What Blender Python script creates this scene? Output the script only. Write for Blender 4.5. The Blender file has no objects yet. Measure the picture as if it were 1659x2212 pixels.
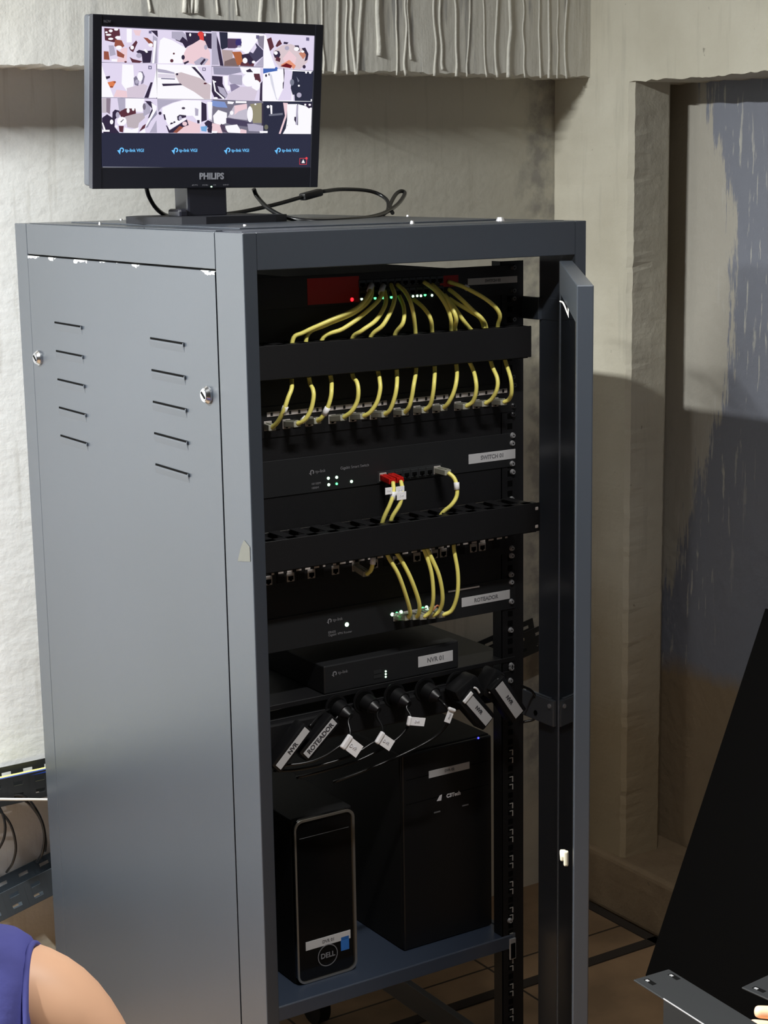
import bpy, bmesh, math, random
from mathutils import Vector, Matrix, noise
random.seed(7)
S = bpy.context.scene
COL = S.collection
# ------------------------------------------------------------------ camera (a real pinhole: place, turn, focal length)
F = 3709.13
CP = Vector((-1.0522, -1.9628, 0.0734))
yaw, pit, rol = math.radians(32.7025), math.radians(-11.1913), math.radians(-0.92278)
cy_, sy_, cp_, sp_ = math.cos(yaw), math.sin(yaw), math.cos(pit), math.sin(pit)
FW = Vector((sy_*cp_, cy_*cp_, sp_)); RT = Vector((cy_, -sy_, 0)); UP = RT.cross(FW)
R_ = RT*math.cos(rol) + UP*math.sin(rol); U_ = -RT*math.sin(rol) + UP*math.cos(rol)
def ray(px, py): return FW + R_*((px-829.5)/F) - U_*((py-1106)/F)
def at(px, py, ax, v):
    d = ray(px, py); return CP + d*((v-CP[ax])/d[ax])
def ay(px, py, y): return at(px, py, 1, y)
def ad(px, py, dist): return CP + ray(px, py)*dist
cam = bpy.data.cameras.new('camera'); co = bpy.data.objects.new('camera', cam); COL.objects.link(co)
cam.sensor_fit = 'VERTICAL'; cam.sensor_height = 24; cam.lens = F/2212*24; cam.clip_start = .02
m = Matrix((R_, U_, -FW)).transposed().to_4x4(); m.translation = CP; co.matrix_world = m
S.camera = co
# ------------------------------------------------------------------ materials
def lin(c):
    f = lambda v: v/12.92 if v <= .04045 else ((v+.055)/1.055)**2.4
    return tuple(f(v/255) for v in c) + (1,)
def mat(name, rgb, rough=.5, metal=0, spec=.5, bump=0, bscale=40, var=0, vscale=6, trans=0, emit=None, es=1, coat=0):
    mt = bpy.data.materials.new(name); mt.use_nodes = True
    nt = mt.node_tree; b = nt.nodes['Principled BSDF']; L = nt.links.new
    b.inputs['Base Color'].default_value = lin(rgb); b.inputs['Roughness'].default_value = rough
    b.inputs['Metallic'].default_value = metal; b.inputs['Specular IOR Level'].default_value = spec
    b.inputs['Transmission Weight'].default_value = trans; b.inputs['Coat Weight'].default_value = coat
    if emit:
        b.inputs['Emission Color'].default_value = lin(emit); b.inputs['Emission Strength'].default_value = es
    if var or bump:
        g = nt.nodes.new('ShaderNodeNewGeometry')
        n = nt.nodes.new('ShaderNodeTexNoise'); n.inputs['Scale'].default_value = vscale; n.inputs['Detail'].default_value = 5
        L(g.outputs['Position'], n.inputs['Vector'])
        if var:
            mx = nt.nodes.new('ShaderNodeMix'); mx.data_type = 'RGBA'
            mx.inputs['A'].default_value = lin([min(255, c*(1+var)) for c in rgb]); mx.inputs['B'].default_value = lin([c*(1-var) for c in rgb])
            L(n.outputs['Fac'], mx.inputs['Factor']); L(mx.outputs['Result'], b.inputs['Base Color'])
        if bump:
            n2 = nt.nodes.new('ShaderNodeTexNoise'); n2.inputs['Scale'].default_value = bscale; n2.inputs['Detail'].default_value = 8
            L(g.outputs['Position'], n2.inputs['Vector'])
            bp = nt.nodes.new('ShaderNodeBump'); bp.inputs['Strength'].default_value = bump; bp.inputs['Distance'].default_value = .01
            L(n2.outputs['Fac'], bp.inputs['Height']); L(bp.outputs['Normal'], b.inputs['Normal'])
    return mt
class N:
    """tiny node builder"""
    def __init__(s, name):
        s.m = bpy.data.materials.new(name); s.m.use_nodes = True; s.t = s.m.node_tree; s.b = s.t.nodes['Principled BSDF']
        s.g = s.t.nodes.new('ShaderNodeNewGeometry'); s.pos = s.g.outputs['Position']
        sx = s.t.nodes.new('ShaderNodeSeparateXYZ'); s.t.links.new(s.pos, sx.inputs[0]); s.x, s.y, s.z = sx.outputs
    def L(s, a, b):
        if hasattr(a, 'node') or isinstance(a, bpy.types.NodeSocket): s.t.links.new(a, b)
        else: b.default_value = a
    def noise(s, scale=(1,1,1), sc=1, det=5, rough=.55, off=(0,0,0), ntype=None):
        mp = s.t.nodes.new('ShaderNodeMapping'); mp.inputs['Scale'].default_value = scale; mp.inputs['Location'].default_value = off
        s.L(s.pos, mp.inputs['Vector']); n = s.t.nodes.new('ShaderNodeTexNoise')
        n.inputs['Scale'].default_value = sc; n.inputs['Detail'].default_value = det; n.inputs['Roughness'].default_value = rough
        s.L(mp.outputs[0], n.inputs['Vector']); return n.outputs['Fac']
    def math(s, op, a, b=0, c=0):
        n = s.t.nodes.new('ShaderNodeMath'); n.operation = op
        for v, i in zip((a, b, c), n.inputs): s.L(v, i)
        return n.outputs[0]
    def ramp(s, v, lo, hi):
        n = s.t.nodes.new('ShaderNodeMapRange'); n.inputs['From Min'].default_value = lo; n.inputs['From Max'].default_value = hi
        s.L(v, n.inputs['Value']); return n.outputs[0]
    def mix(s, f, a, b):
        n = s.t.nodes.new('ShaderNodeMix'); n.data_type = 'RGBA'; s.L(f, n.inputs['Factor'])
        for v, i in ((a, n.inputs['A']), (b, n.inputs['B'])):
            s.L(lin(v) if isinstance(v, tuple) and len(v) == 3 else v, i)
        return n.outputs['Result']
    def bump(s, h, st=.4, d=.01):
        n = s.t.nodes.new('ShaderNodeBump'); n.inputs['Strength'].default_value = st; n.inputs['Distance'].default_value = d
        s.L(h, n.inputs['Height']); s.L(n.outputs[0], s.b.inputs['Normal'])
    def done(s, col, rough=.8, spec=.3):
        s.L(col, s.b.inputs['Base Color']); s.b.inputs['Specular IOR Level'].default_value = spec
        s.L(rough, s.b.inputs['Roughness']); return s.m
# concretes
def concrete(name, a, b, brown=None, streak=.5, st=.35):
    k = N(name)
    c = k.mix(k.ramp(k.noise(sc=3.5, det=8), .35, .68), a, b)
    f = k.math('MULTIPLY', k.ramp(k.noise((7, 7, .7), 5, 4), .56, .7), streak)
    c = k.mix(f, c, tuple(int(v*.8) for v in a))
    pits = k.math('MULTIPLY', k.ramp(k.noise(sc=38, det=3), .73, .77), .55)
    c = k.mix(pits, c, (95, 90, 80))
    k.bump(k.math('ADD', k.noise(sc=26, det=9, rough=.65), k.math('MULTIPLY', k.noise(sc=6, det=3), 1.5)), st, .008)
    if brown:
        low = k.ramp(k.math('ADD', k.z, k.math('MULTIPLY', k.noise(sc=4, det=4), .3)), -.45, -1.0)
        c = k.mix(low, c, brown)
    return k.done(c, .85, .2)
M = {}
M['wall'] = concrete('wall_paint', (214, 211, 203), (200, 197, 188), None, .2, .45)
# back wall: lumpy, form-marked; lamp nearness painted in, whiter left, grey-brown towards the corner
k = N('back_wall_plaster')
c = k.mix(k.ramp(k.math('ADD', k.x, k.math('MULTIPLY', k.noise(sc=5), .35)), .15, .9), (232, 233, 233), (186, 182, 170))
pt = k.math('MULTIPLY', k.ramp(k.math('ADD', k.x, k.math('MULTIPLY', k.noise(sc=16, det=6), .16)), 1.27, 1.32), k.ramp(k.noise(sc=22, det=5), .4, .6))
c = k.mix(k.math('MULTIPLY', pt, .75), c, (136, 133, 130))
c = k.mix(k.math('MULTIPLY', k.ramp(k.noise((9, 9, .8), 5, 3), .55, .72), .3), c, (150, 144, 130))
c = k.mix(k.ramp(k.math('ADD', k.z, k.math('MULTIPLY', k.noise(sc=5), .12)), -1.20, -1.32), c, (184, 175, 158))
k.bump(k.math('ADD', k.math('MULTIPLY', k.noise((1, 1, 2.2), 14, 5, .5), 2), k.noise(sc=60, det=6)), .22, .004)
M['backwall'] = k.done(c, .85, .2)
# beam with cement runs
k = N('beam_concrete')
c = k.mix(k.ramp(k.noise(sc=3, det=6), .35, .65), (238, 238, 236), (226, 225, 218))
c = k.mix(k.math('MULTIPLY', k.ramp(k.math('ADD', k.x, k.math('MULTIPLY', k.noise(sc=4), .3)), .05, .65), .9), c, (214, 211, 202))  # left end kept whiter: extra brightness put into the colour
sm = k.math('MULTIPLY', k.ramp(k.noise((11, 11, .9), 5, 3, .6, (3, 0, 0)), .58, .68), k.ramp(k.x, .1, .35))
c = k.mix(k.math('MULTIPLY', sm, .55), c, (126, 126, 132))
k.bump(k.math('ADD', k.noise(sc=28, det=8), k.math('MULTIPLY', k.noise((14, 14, 1.2), 5, 3), k.math('MULTIPLY', k.ramp(k.x, .2, .5), .6))), .35, .006)
M['beam'] = k.done(c, .85, .2)
M['run'] = mat('cement_run', (206, 203, 194), .85, spec=.2, bump=.3, bscale=80, var=.1, vscale=25)
M['column'] = concrete('column_concrete', (201, 196, 181), (184, 178, 162), (150, 134, 108), .3, .4)
# recessed right wall: bare concrete strip, blue-grey paint with whitewash splashes, brown rough base
k = N('right_wall_paint')
e = k.math('SUBTRACT', k.y, k.math('MULTIPLY', k.math('MAXIMUM', k.z, 0.0), .42))
e = k.math('SUBTRACT', e, k.math('MULTIPLY', k.math('MINIMUM', k.math('ADD', k.z, .34), 0.0), -.35))
e = k.math('ADD', e, k.math('MULTIPLY', k.math('SUBTRACT', k.noise((1, 26, 2.0), 2.4, 5, .75), .5), .22))
f = k.ramp(e, .632, .62)
c = k.mix(f, (172, 167, 157), (126, 129, 140))
sp_m = k.ramp(k.noise((1, 30, 3.0), 3.2, 4, .6, (0, 2, 1)), .60, .64)
near = k.ramp(k.math('ABSOLUTE', k.math('SUBTRACT', e, .57)), .13, .0)
c = k.mix(k.math('MULTIPLY', sp_m, near), c, (182, 180, 174))
lo = k.ramp(k.math('ADD', k.z, k.math('MULTIPLY', k.noise(sc=6), .12)), -.92, -.97)
c = k.mix(lo, c, (140, 122, 98))
k.bump(k.noise(sc=25, det=8), .4, .01)
M['rwall'] = k.done(c, .6, .35)
# floor tiles
k = N('floor_tile')
c = k.mix(k.ramp(k.noise(sc=5, det=6), .35, .65), (150, 122, 92), (118, 96, 72))
gx = k.math('LESS_THAN', k.math('ABSOLUTE', k.math('SUBTRACT', k.math('FRACT', k.math('DIVIDE', k.math('ADD', k.x, .22), .45)), .5)), .006)
gy = k.math('LESS_THAN', k.math('ABSOLUTE', k.math('SUBTRACT', k.math('FRACT', k.math('DIVIDE', k.math('ADD', k.y, .41), .45)), .5)), .006)
c = k.mix(k.math('MAXIMUM', gx, gy), c, (50, 42, 34))
M['floor'] = k.done(c, k.ramp(k.noise(sc=9), -.6, 1.4), .4)
# rack paint with chips along the top of the side panel
def rackpaint(name, chips=False, base=(54, 60, 69)):
    k = N(name)
    c = k.mix(k.ramp(k.noise(sc=2.5, det=4), .3, .7), base, tuple(int(v*.95) for v in base))
    scr = k.math('MULTIPLY', k.ramp(k.noise((20, 20, 3), 4, 6, .7), .735, .75), .35)
    c = k.mix(scr, c, (150, 155, 160))
    if chips:
        n = k.noise((1, 6, 16), 2.6, 4, .6)
        ed = k.ramp(k.z, -.064, -.0505)            # nearer the folded top edge = more bare primer
        wh = k.math('GREATER_THAN', k.math('ADD', n, k.math('MULTIPLY', ed, .30)), .80)
        c = k.mix(wh, c, (225, 225, 225))
    k.bump(k.noise(sc=420, det=3), .06, .001)
    k.b.inputs['Coat Weight'].default_value = .75; k.b.inputs['Coat Roughness'].default_value = .32
    return k.done(c, .38, .5)
M['rack'] = rackpaint('rack_grey_paint'); M['rackchip'] = rackpaint('rack_grey_paint_chipped', True)
M['shelf'] = rackpaint('shelf_blue_grey_paint', False, (54, 64, 80))
M['black'] = mat('black_steel', (20, 20, 22), .5, spec=.4, bump=.05, bscale=400)
M['blackp'] = mat('black_plastic', (15, 15, 17), .42, spec=.45)
M['blackm'] = mat('matt_black', (14, 14, 15), .7, spec=.3)
M['dev'] = mat('device_black', (28, 29, 31), .5, spec=.4)
M['hole'] = mat('dark_void', (3, 3, 3), .9, spec=.1)
M['bezel'] = mat('monitor_black', (34, 35, 44), .3, spec=.5)
M['bezelside'] = mat('monitor_shell', (66, 70, 78), .35, spec=.5)
M['basem'] = mat('dull_black_base', (20, 21, 28), .55, spec=.35)
M['chrome'] = mat('chrome', (215, 215, 218), .18, 1)
M['steel'] = mat('zinc_screw', (205, 205, 208), .3, .6)
M['yellow'] = mat('yellow_cable_jacket', (248, 238, 128), .38, spec=.5)
M['clip'] = mat('bright_clip', (196, 194, 190), .35, .3)
M['plug'] = mat('clear_plug', (205, 205, 190), .2, spec=.6, trans=.45)
M['white'] = mat('white_paper_tag', (250, 250, 252), .5)
M['label'] = mat('grey_label_tape', (194, 194, 196), .5)
M['ink'] = mat('label_ink', (116, 116, 120), .6)
M['faint'] = mat('faint_print', (214, 214, 220), .5)
M['ink2'] = mat('dark_ink', (60, 60, 66), .6)
M['logo'] = mat('grey_print', (120, 120, 124), .5)
M['logow'] = mat('white_print', (225, 225, 230), .4)
M['redboot'] = mat('red_boot', (190, 24, 18), .35)
M['redpanel'] = mat('red_sticker', (170, 30, 24), .6)
M['jack'] = mat('jack_grey', (168, 162, 158), .45)
M['strip'] = mat('white_number_strip', (196, 188, 184), .5)
M['cord'] = mat('black_cord', (16, 16, 17), .32, spec=.5)
M['wirew'] = mat('white_wire', (235, 232, 225), .4)
M['cream'] = mat('cream_plastic', (222, 214, 190), .4)
M['tray'] = mat('galvanised_tray', (86, 94, 102), .38, .6, var=.08, vscale=12)
M['trayk'] = mat('dark_tray', (58, 60, 62), .4, .5)
M['blue'] = mat('blue_cable', (36, 66, 150), .4)
M['silver'] = mat('silver_trim', (205, 200, 192), .28, .9)
M['intel'] = mat('blue_sticker', (52, 112, 190), .35)
M['dell'] = mat('glossy_black', (12, 12, 13), .12, spec=.55)
M['skin'] = mat('skin', (232, 184, 150), .5, spec=.35, var=.04, vscale=12)
M['skin2'] = mat('hand_skin', (240, 196, 160), .5, spec=.35, var=.04, vscale=20)
M['navy'] = mat('navy_jersey', (82, 84, 150), .8, spec=.2, var=.12, vscale=9, bump=.15, bscale=30)
M['hair'] = mat('dark_hair', (24, 18, 14), .6, bump=.5, bscale=120)
M['trou'] = mat('dark_trousers', (40, 42, 50), .85)
M['bracket'] = mat('bracket_grey', (96, 102, 110), .35, .3)
M['plate'] = mat('satin_black_plate', (20, 22, 24), .6, spec=.5)
M['dimwall'] = mat('grey_far_wall', (62, 58, 54), .9)
M['tube'] = mat('tube_lamp', (240, 245, 255), .4, emit=(240, 246, 255), es=4)
def led(name, c, s): return mat(name, c, .4, emit=c, es=s)
M['ledg'] = led('green_led', (90, 255, 140), 3); M['ledw'] = led('green_white_led', (205, 255, 215), 3)
M['ledr'] = led('red_led', (255, 30, 40), 3); M['ledb'] = led('blue_led', (70, 70, 255), 3)
# smoked door glass
gm = mat('smoked_glass', (70, 74, 78), .02, trans=1, spec=.5); gm.node_tree.nodes['Principled BSDF'].inputs['IOR'].default_value = 1.45
M['glass'] = gm
# ------------------------------------------------------------------ mesh helpers
def tagit(o, label=None, cat=None, group=None, kind=None):
    if label: o['label'] = label
    if cat: o['category'] = cat
    if group: o['group'] = group
    if kind: o['kind'] = kind
    return o
def thing(name, label, cat, loc=(0, 0, 0), group=None):
    o = bpy.data.objects.new(name, None); COL.objects.link(o); o.location = loc; o.empty_display_size = .05
    return tagit(o, label, cat, group)
def wloc(o):
    v = Vector((0, 0, 0))
    while o: v += Vector(o.location); o = o.parent
    return v
def build(name, bm, mt, parent=None, smooth=False, label=None, rec=True):
    me = bpy.data.meshes.new(name)
    if rec: bmesh.ops.recalc_face_normals(bm, faces=bm.faces)
    bm.to_mesh(me); bm.free()
    return link(name, me, mt, parent, smooth, label)
def link(name, me, mt, parent=None, smooth=False, label=None):
    o = bpy.data.objects.new(name, me); COL.objects.link(o)
    for x in (mt if isinstance(mt, (list, tuple)) else [mt]): me.materials.append(x)
    if parent:
        o.parent = parent; w = wloc(parent); me.transform(Matrix.Translation(-w))
    else:
        vs = me.vertices; n = len(vs)
        if n:
            lo = Vector([min(v.co[i] for v in vs) for i in range(3)]); hi = Vector([max(v.co[i] for v in vs) for i in range(3)])
            c = Vector(((lo.x+hi.x)/2, (lo.y+hi.y)/2, lo.z)); me.transform(Matrix.Translation(-c)); o.location = c
    if smooth:
        for p in me.polygons: p.use_smooth = True
        if smooth == 'auto':
            try: me.set_sharp_from_angle(angle=math.radians(35))
            except Exception: pass
    if label: o['label'] = label
    return o
def bx(bm, x0, x1, y0, y1, z0, z1, bev=0, mi=0, seg=2):
    M4 = Matrix.Translation(((x0+x1)/2, (y0+y1)/2, (z0+z1)/2)) @ Matrix.Diagonal((abs(x1-x0), abs(y1-y0), abs(z1-z0), 1))
    return cube(bm, M4, bev, mi, seg)
def cube(bm, M4, bev=0, mi=0, seg=2):
    n0 = set(bm.faces)
    r = bmesh.ops.create_cube(bm, size=1, matrix=M4); vs = r['verts']
    if bev:
        es = list({e for v in vs for e in v.link_edges})
        bmesh.ops.bevel(bm, geom=es, offset=bev, segments=seg, affect='EDGES', profile=.5)
    for f in bm.faces:
        if f not in n0: f.material_index = mi
    return bm
def obx(bm, c, ax, ay_, az, sx, sy, sz, bev=0, mi=0):
    ax, ay_, az = Vector(ax).normalized(), Vector(ay_).normalized(), Vector(az).normalized()
    M4 = Matrix((ax*sx, ay_*sy, az*sz)).transposed().to_4x4(); M4.translation = Vector(c)
    return cube(bm, M4, bev, mi)
def NB(): return bmesh.new()
def catmull(P, n=6, closed=False):
    P = [Vector(p) for p in P]
    if len(P) < 3: return P
    out = []
    for i in range(len(P)-1):
        p0 = P[i-1] if i else P[0]*2-P[1]; p1, p2 = P[i], P[i+1]; p3 = P[i+2] if i+2 < len(P) else P[-1]*2-P[-2]
        for k_ in range(n):
            t = k_/n
            out.append(.5*((2*p1)+(p2-p0)*t+(2*p0-5*p1+4*p2-p3)*t*t+(3*p1-p0-3*p2+p3)*t**3))
    out.append(P[-1]); return out
def tube(bm, P, r, seg=10, mi=0, cap=True, n=6):
    P = catmull(P, n); k_ = len(P); rs = r if isinstance(r, (list, tuple)) else None
    T = [(P[min(i+1, k_-1)]-P[max(i-1, 0)]).normalized() for i in range(k_)]
    u = T[0].orthogonal().normalized(); rings = []
    for i in range(k_):
        u = (u - T[i]*u.dot(T[i])).normalized(); v = T[i].cross(u)
        rr = r if rs is None else rs[0]+(rs[1]-rs[0])*i/(k_-1)
        rings.append([bm.verts.new(P[i]+(u*math.cos(a)+v*math.sin(a))*rr) for a in [2*math.pi*j/seg for j in range(seg)]])
    for i in range(k_-1):
        for j in range(seg):
            f = bm.faces.new((rings[i][j], rings[i][(j+1) % seg], rings[i+1][(j+1) % seg], rings[i+1][j])); f.material_index = mi; f.smooth = True
    if cap:
        for rg in (rings[0][::-1], rings[-1]): bm.faces.new(rg).material_index = mi
    return bm
def cyl(bm, c, d, r, h, seg=20, mi=0, r2=None):
    d = Vector(d).normalized(); q = d.to_track_quat('Z', 'Y').to_matrix().to_4x4(); q.translation = Vector(c)+d*h/2
    n0 = set(bm.faces)
    bmesh.ops.create_cone(bm, cap_ends=True, segments=seg, radius1=r, radius2=r if r2 is None else r2, depth=h, matrix=q)
    for f in bm.faces:
        if f not in n0: f.material_index = mi
    return bm
def prism(bm, pts, off, mi=0):
    a = [bm.verts.new(p) for p in pts]; b = [bm.verts.new(Vector(p)+Vector(off)) for p in pts]
    fs = [bm.faces.new(a), bm.faces.new(b[::-1])]
    for i in range(len(a)): fs.append(bm.faces.new((a[i], b[i], b[(i+1) % len(a)], a[(i+1) % len(a)])))
    for f in fs: f.material_index = mi
    return bm
def text(s, size, M4, mt, parent, name='lettering', depth=.0002, align='CENTER', bold=0):
    cu = bpy.data.curves.new('t', 'FONT'); cu.body = s; cu.size = size; cu.align_x = align; cu.align_y = 'CENTER'; cu.extrude = depth; cu.offset = bold; cu.resolution_u = 3
    o = bpy.data.objects.new('t', cu); COL.objects.link(o); dg = bpy.context.evaluated_depsgraph_get(); dg.update()
    me = bpy.data.meshes.new_from_object(o.evaluated_get(dg)); bpy.data.objects.remove(o); bpy.data.curves.remove(cu)
    me.transform(M4); me.materials.clear()
    return link(name, me, mt, parent)
def face_m(p, ax=(1, 0, 0), up=(0, 0, 1)):
    ax = Vector(ax).normalized(); up = Vector(up); up = (up-ax*up.dot(ax)).normalized()
    M4 = Matrix((ax, up, ax.cross(up))).transposed().to_4x4(); M4.translation = Vector(p); return M4
# ------------------------------------------------------------------ room
FZ, CZ = -1.55, 1.45
XC, XR, YB, YF, YN = 1.30, 1.465, 1.0, .883, .75     # column plane, recessed wall, back wall, beam face, column near face
def room(name, bm, mt, smooth=False):
    o = build(name, bm, mt, None, smooth); o['kind'] = 'structure'; return o
b = NB(); bx(b, -2.8, 1.6, -3.6, 1.15, FZ-.1, FZ); room('floor', b, M['floor'])
b = NB(); bx(b, -2.8, 1.6, -3.6, 1.15, CZ, CZ+.1); room('ceiling', b, M['dimwall'])
b = NB(); bx(b, -2.8, 1.6, YB, YB+.12, FZ, CZ); room('wall_back', b, M['backwall'])
b = NB(); bx(b, XR, XR+.12, -3.6, 1.0, FZ, CZ); room('wall_right', b, M['rwall'])
b = NB(); bx(b, -2.8, -2.7, -3.6, 1.0, FZ, CZ); room('wall_left', b, M['dimwall'])
b = NB(); bx(b, -2.8, 1.6, -3.6, -3.5, FZ, CZ); room('wall_front', b, M['dimwall'])
def rough_slab(name, mt, a, u, v, w, nu, nv, amp, runs=None):
    """slab: front face grid a + u*s + v*t (v = upward), thickness w; the lower edge is broken like hand-cast concrete"""
    bm = NB(); a, u, v, w = Vector(a), Vector(u), Vector(v), Vector(w); g = []
    nrm = w.normalized()
    for j in range(nv+1):
        row = []
        for i in range(nu+1):
            p = a+u*(i/nu)+v*(j/nv)
            q = noise.noise(p*38)*amp*.35 + noise.noise(p*9)*amp*.5
            p = p + nrm*(q*.35)
            if j == 0: p = p + v.normalized()*(noise.noise(p*60)*amp+noise.noise(p*16)*amp*.8)
            row.append(bm.verts.new(p))
        g.append(row)
    back = [[bm.verts.new(r_.co+w) for r_ in row] for row in (g[0], g[-1])]
    for j in range(nv):
        for i in range(nu): bm.faces.new((g[j][i], g[j][i+1], g[j+1][i+1], g[j+1][i]))
    for i in range(nu):
        bm.faces.new((g[0][i+1], g[0][i], back[0][i], back[0][i+1])); bm.faces.new((g[-1][i], g[-1][i+1], back[1][i+1], back[1][i]))
        bm.faces.new((back[0][i+1], back[0][i], back[1][i], back[1][i+1]))
    for s in (0, -1):
        col = [r_[s] for r_ in g]; bm.faces.new(col+[back[1][s], back[0][s]])
    if runs: runs(bm)
    return room(name, bm, mt)
def drips(bm):
    rnd = random.Random(3)
    xs = [.305, .318, .36, .372, .385, .392, .44, .468, .53, .565, .60, .622, .66, .675, .70, .72, .75, .79, .815, .84, .86, .90, .93, .955, .99, 1.02, 1.06, 1.10, 1.125, 1.16, 1.19, 1.215, 1.245]
    for x in xs:
        top = .70; r = rnd.uniform(.0016, .0034) if rnd.random() < .8 else rnd.uniform(.004, .006)
        bot = .256 + (rnd.uniform(0, .07) if rnd.random() < .25 else 0) + (.10 if x < .5 else 0)
        P = []; z = top; dx = 0
        while z > bot:
            P.append((x+dx, YF+.0002, z)); dx += rnd.uniform(-.0045, .0045); z -= .035
        P.append((x+dx, YF-.001, bot)); tube(bm, P, [r*.6, r], 8, 1, n=3)
rough_slab('trim_1', [M['beam'], M['run']], (-2.7, YF, .262), (4.0, 0, 0), (0, 0, 1.19), (0, .117, 0), 700, 4, .005, drips)
rough_slab('trim_2', M['column'], (XC, YF, .244), (0, -4.3, 0), (0, 0, 1.206), (.165, 0, 0), 500, 4, .0035)
# column: two visible faces, rough arrises
def column(bm_name):
    bm = NB(); nz = 160
    prev = None
    for j in range(nz+1):
        z = FZ+.13+(.262-FZ-.13)*j/nz
        e = noise.noise(Vector((1, 5, z*30)))*.004+noise.noise(Vector((4, 5, z*90)))*.0022
        e2 = noise.noise(Vector((9, 2, z*34)))*.003; e3 = noise.noise(Vector((3, 8, z*40)))*.003
        st = -.006 if z < -.125 else 0                      # lower pour stands a little back
        ring = [bm.verts.new(p) for p in ((XC+e2*.3, YB, z), (XC+e2*.4, .88, z), (XC, YN+.012+e, z), (XC+.008, YN+e*.6-st*.3, z), (XC+.06, YN+e2*.3, z), (1.398+e3, YN, z), (1.41, YN+.01, z), (XR, .90, z))]
        if prev:
            for i in range(8): bm.faces.new((prev[i], prev[(i+1) % 8], ring[(i+1) % 8], ring[i]))
        else: bm.faces.new(ring[::-1])
        prev = ring
    bm.faces.new(prev); room(bm_name, bm, M['column'])
column('trim_3')
# crumbly kerb along the foot of the right wall
M['kerb'] = concrete('kerb_concrete', (150, 132, 106), (122, 104, 82), None, .2, .6)
b = NB(); bx(b, 1.285, XR, -3.5, 1.0, FZ, -1.415, .012, 0, 3); room('trim_4', b, M['kerb'])
# thin dark strips on the floor
M['floor_strip'] = mat('dark_strip', (44, 36, 28), .9)
b = NB(); bx(b, -1.2, 1.30, .60, .628, FZ, FZ+.003); room('trim_5', b, M['floor_strip'])
b = NB(); bx(b, 1.262, 1.286, -1.0, 1.0, FZ, FZ+.003); room('trim_6', b, M['floor_strip'])
# ------------------------------------------------------------------ the rack
W, D = .565, .797
RB = -1.435
rk = thing('server_rack', 'tall dark grey steel server rack with its smoked glass front door swung open', 'server rack', (W/2, D/2, FZ))
def post(name, x0, x1, y0, y1):
    b = NB(); bx(b, x0, x1, y0, y1, RB, 0, .0012); return build(name, b, M['rack'], rk)
post('post', 0, .020, 0, .0775); post('post', .545, .565, 0, .085)
post('post', 0, .020, .747, .797); post('post', .545, .565, .747, .797)
b = NB(); bx(b, .0202, .5448, .0003, .03, -.0484, 0, .001); build('front_header', b, M['rack'], rk)
b = NB(); bx(b, .0202, .5448, .0003, .03, RB, RB+.07, .001); build('front_sill', b, M['rack'], rk)
b = NB(); bx(b, .0202, .5448, .77, .797, -.0484, 0, .001); build('rear_header', b, M['rack'], rk)
b = NB(); bx(b, .0202, .5448, .77, .797, RB, RB+.045, .001); build('rear_sill', b, M['rack'], rk)
for x0 in (0, .551):
    b = NB(); bx(b, x0, x0+.014, .079, .7455, -.0488, 0, .001); build('side_rail', b, M['rack'], rk)
    b = NB(); bx(b, x0, x0+.014, .079, .7455, RB, -1.388, .001); build('side_rail', b, M['rack'], rk)
b = NB(); bx(b, .003, .0045, .077, .748, -1.39, -.045); build('gap_shade_sheet', b, M['hole'], rk)  # black sheet stands in for the shade behind the panel gaps
sp = NB(); bx(sp, .0003, .0028, .0810, .7468, -1.385, -.0515, .0004); side = build('side_panel', sp, M['rackchip'], rk)
# louvres: shallow pressed hoods; a near-black strip stands in for each slit's shade
V = [(-.1544-.0458*i) for i in range(5)]
for (ya, yb) in ((.6444, .5343), (.2879, .1792)):
    for z in V:
        b = NB()
        prism(b, [(.0005, yb, z-.0012), (-.0008, yb+.002, z-.0015), (-.0010, yb+.003, z-.004), (.0005, yb, z-.014)], (0, ya-yb, 0), 0)
        bx(b, -.0006, .001, yb, ya, z-.0014, z+.0014, 0, 1)
        bx(b, -.0026, .001, yb-.001, yb+.0015, z-.004, z+.0010, .0006, 0)
        build('louver', b, [M['rack'], M['hole']], side)
for (px, py) in ((85, 773), (450, 853)):
    p = at(px, py, 0, 0)
    b = NB(); cyl(b, p, (-1, 0, 0), .0125, .003, 28, 0); cyl(b, p+Vector((-.003, 0, 0)), (-1, 0, 0), .0125, .004, 28, 0, .0095)
    cyl(b, p+Vector((-.006, 0, 0)), (-1, 0, 0), .0085, .0022, 24, 0)
    lk = build('lock', b, M['chrome'], side, 'auto')
    b = NB(); obx(b, p+Vector((-.0083, 0, 0)), (1, 0, 0), (0, .6, -.8), (0, .8, .6), .0012, .0024, .0125); build('keyhole', b, M['hole'], lk)
b = NB(); prism(b, [at(px, py, 0, -.0002) for px, py in ((514, 1212), (522, 1178), (528, 1167), (540, 1182), (541, 1213))], (-.0005, 0, 0)); build('tape_scrap', b, mat('torn_tape', (92, 92, 86), .6), rk, label='small torn piece of pale tape')
# top cover: sheet between the rails, a raised lid and dome screws
tp = NB(); bx(tp, .016, .549, .032, .768, -.004, .0006, .0004)
top = build('top_cover', tp, M['rack'], rk)
b = NB(); bx(b, .06, .505, .12, .70, .0006, .0026, .0008); build('lid', b, M['rack'], top)
b = NB(); bx(b, .004, .0142, .082, .30, .0002, .0016, .0004); bx(b, .004, .0142, .303, .74, .0002, .0012, .0004); build('edge_lip', b, M['rack'], top)
for (x, y, s) in ((.1437, .6887, 1), (.1086, .1947, 1), (.333, .108, 1), (.2713, .3968, .8), (.479, .093, 2.0), (.045, .55, .8), (.52, .40, 1)):
    b = NB(); cyl(b, (x, y, 0), (0, 0, 1), .0035*s, .0035+.0012*s, 14, 0, .0022*s); build('screw', b, M['steel'], top, 'auto')
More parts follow.
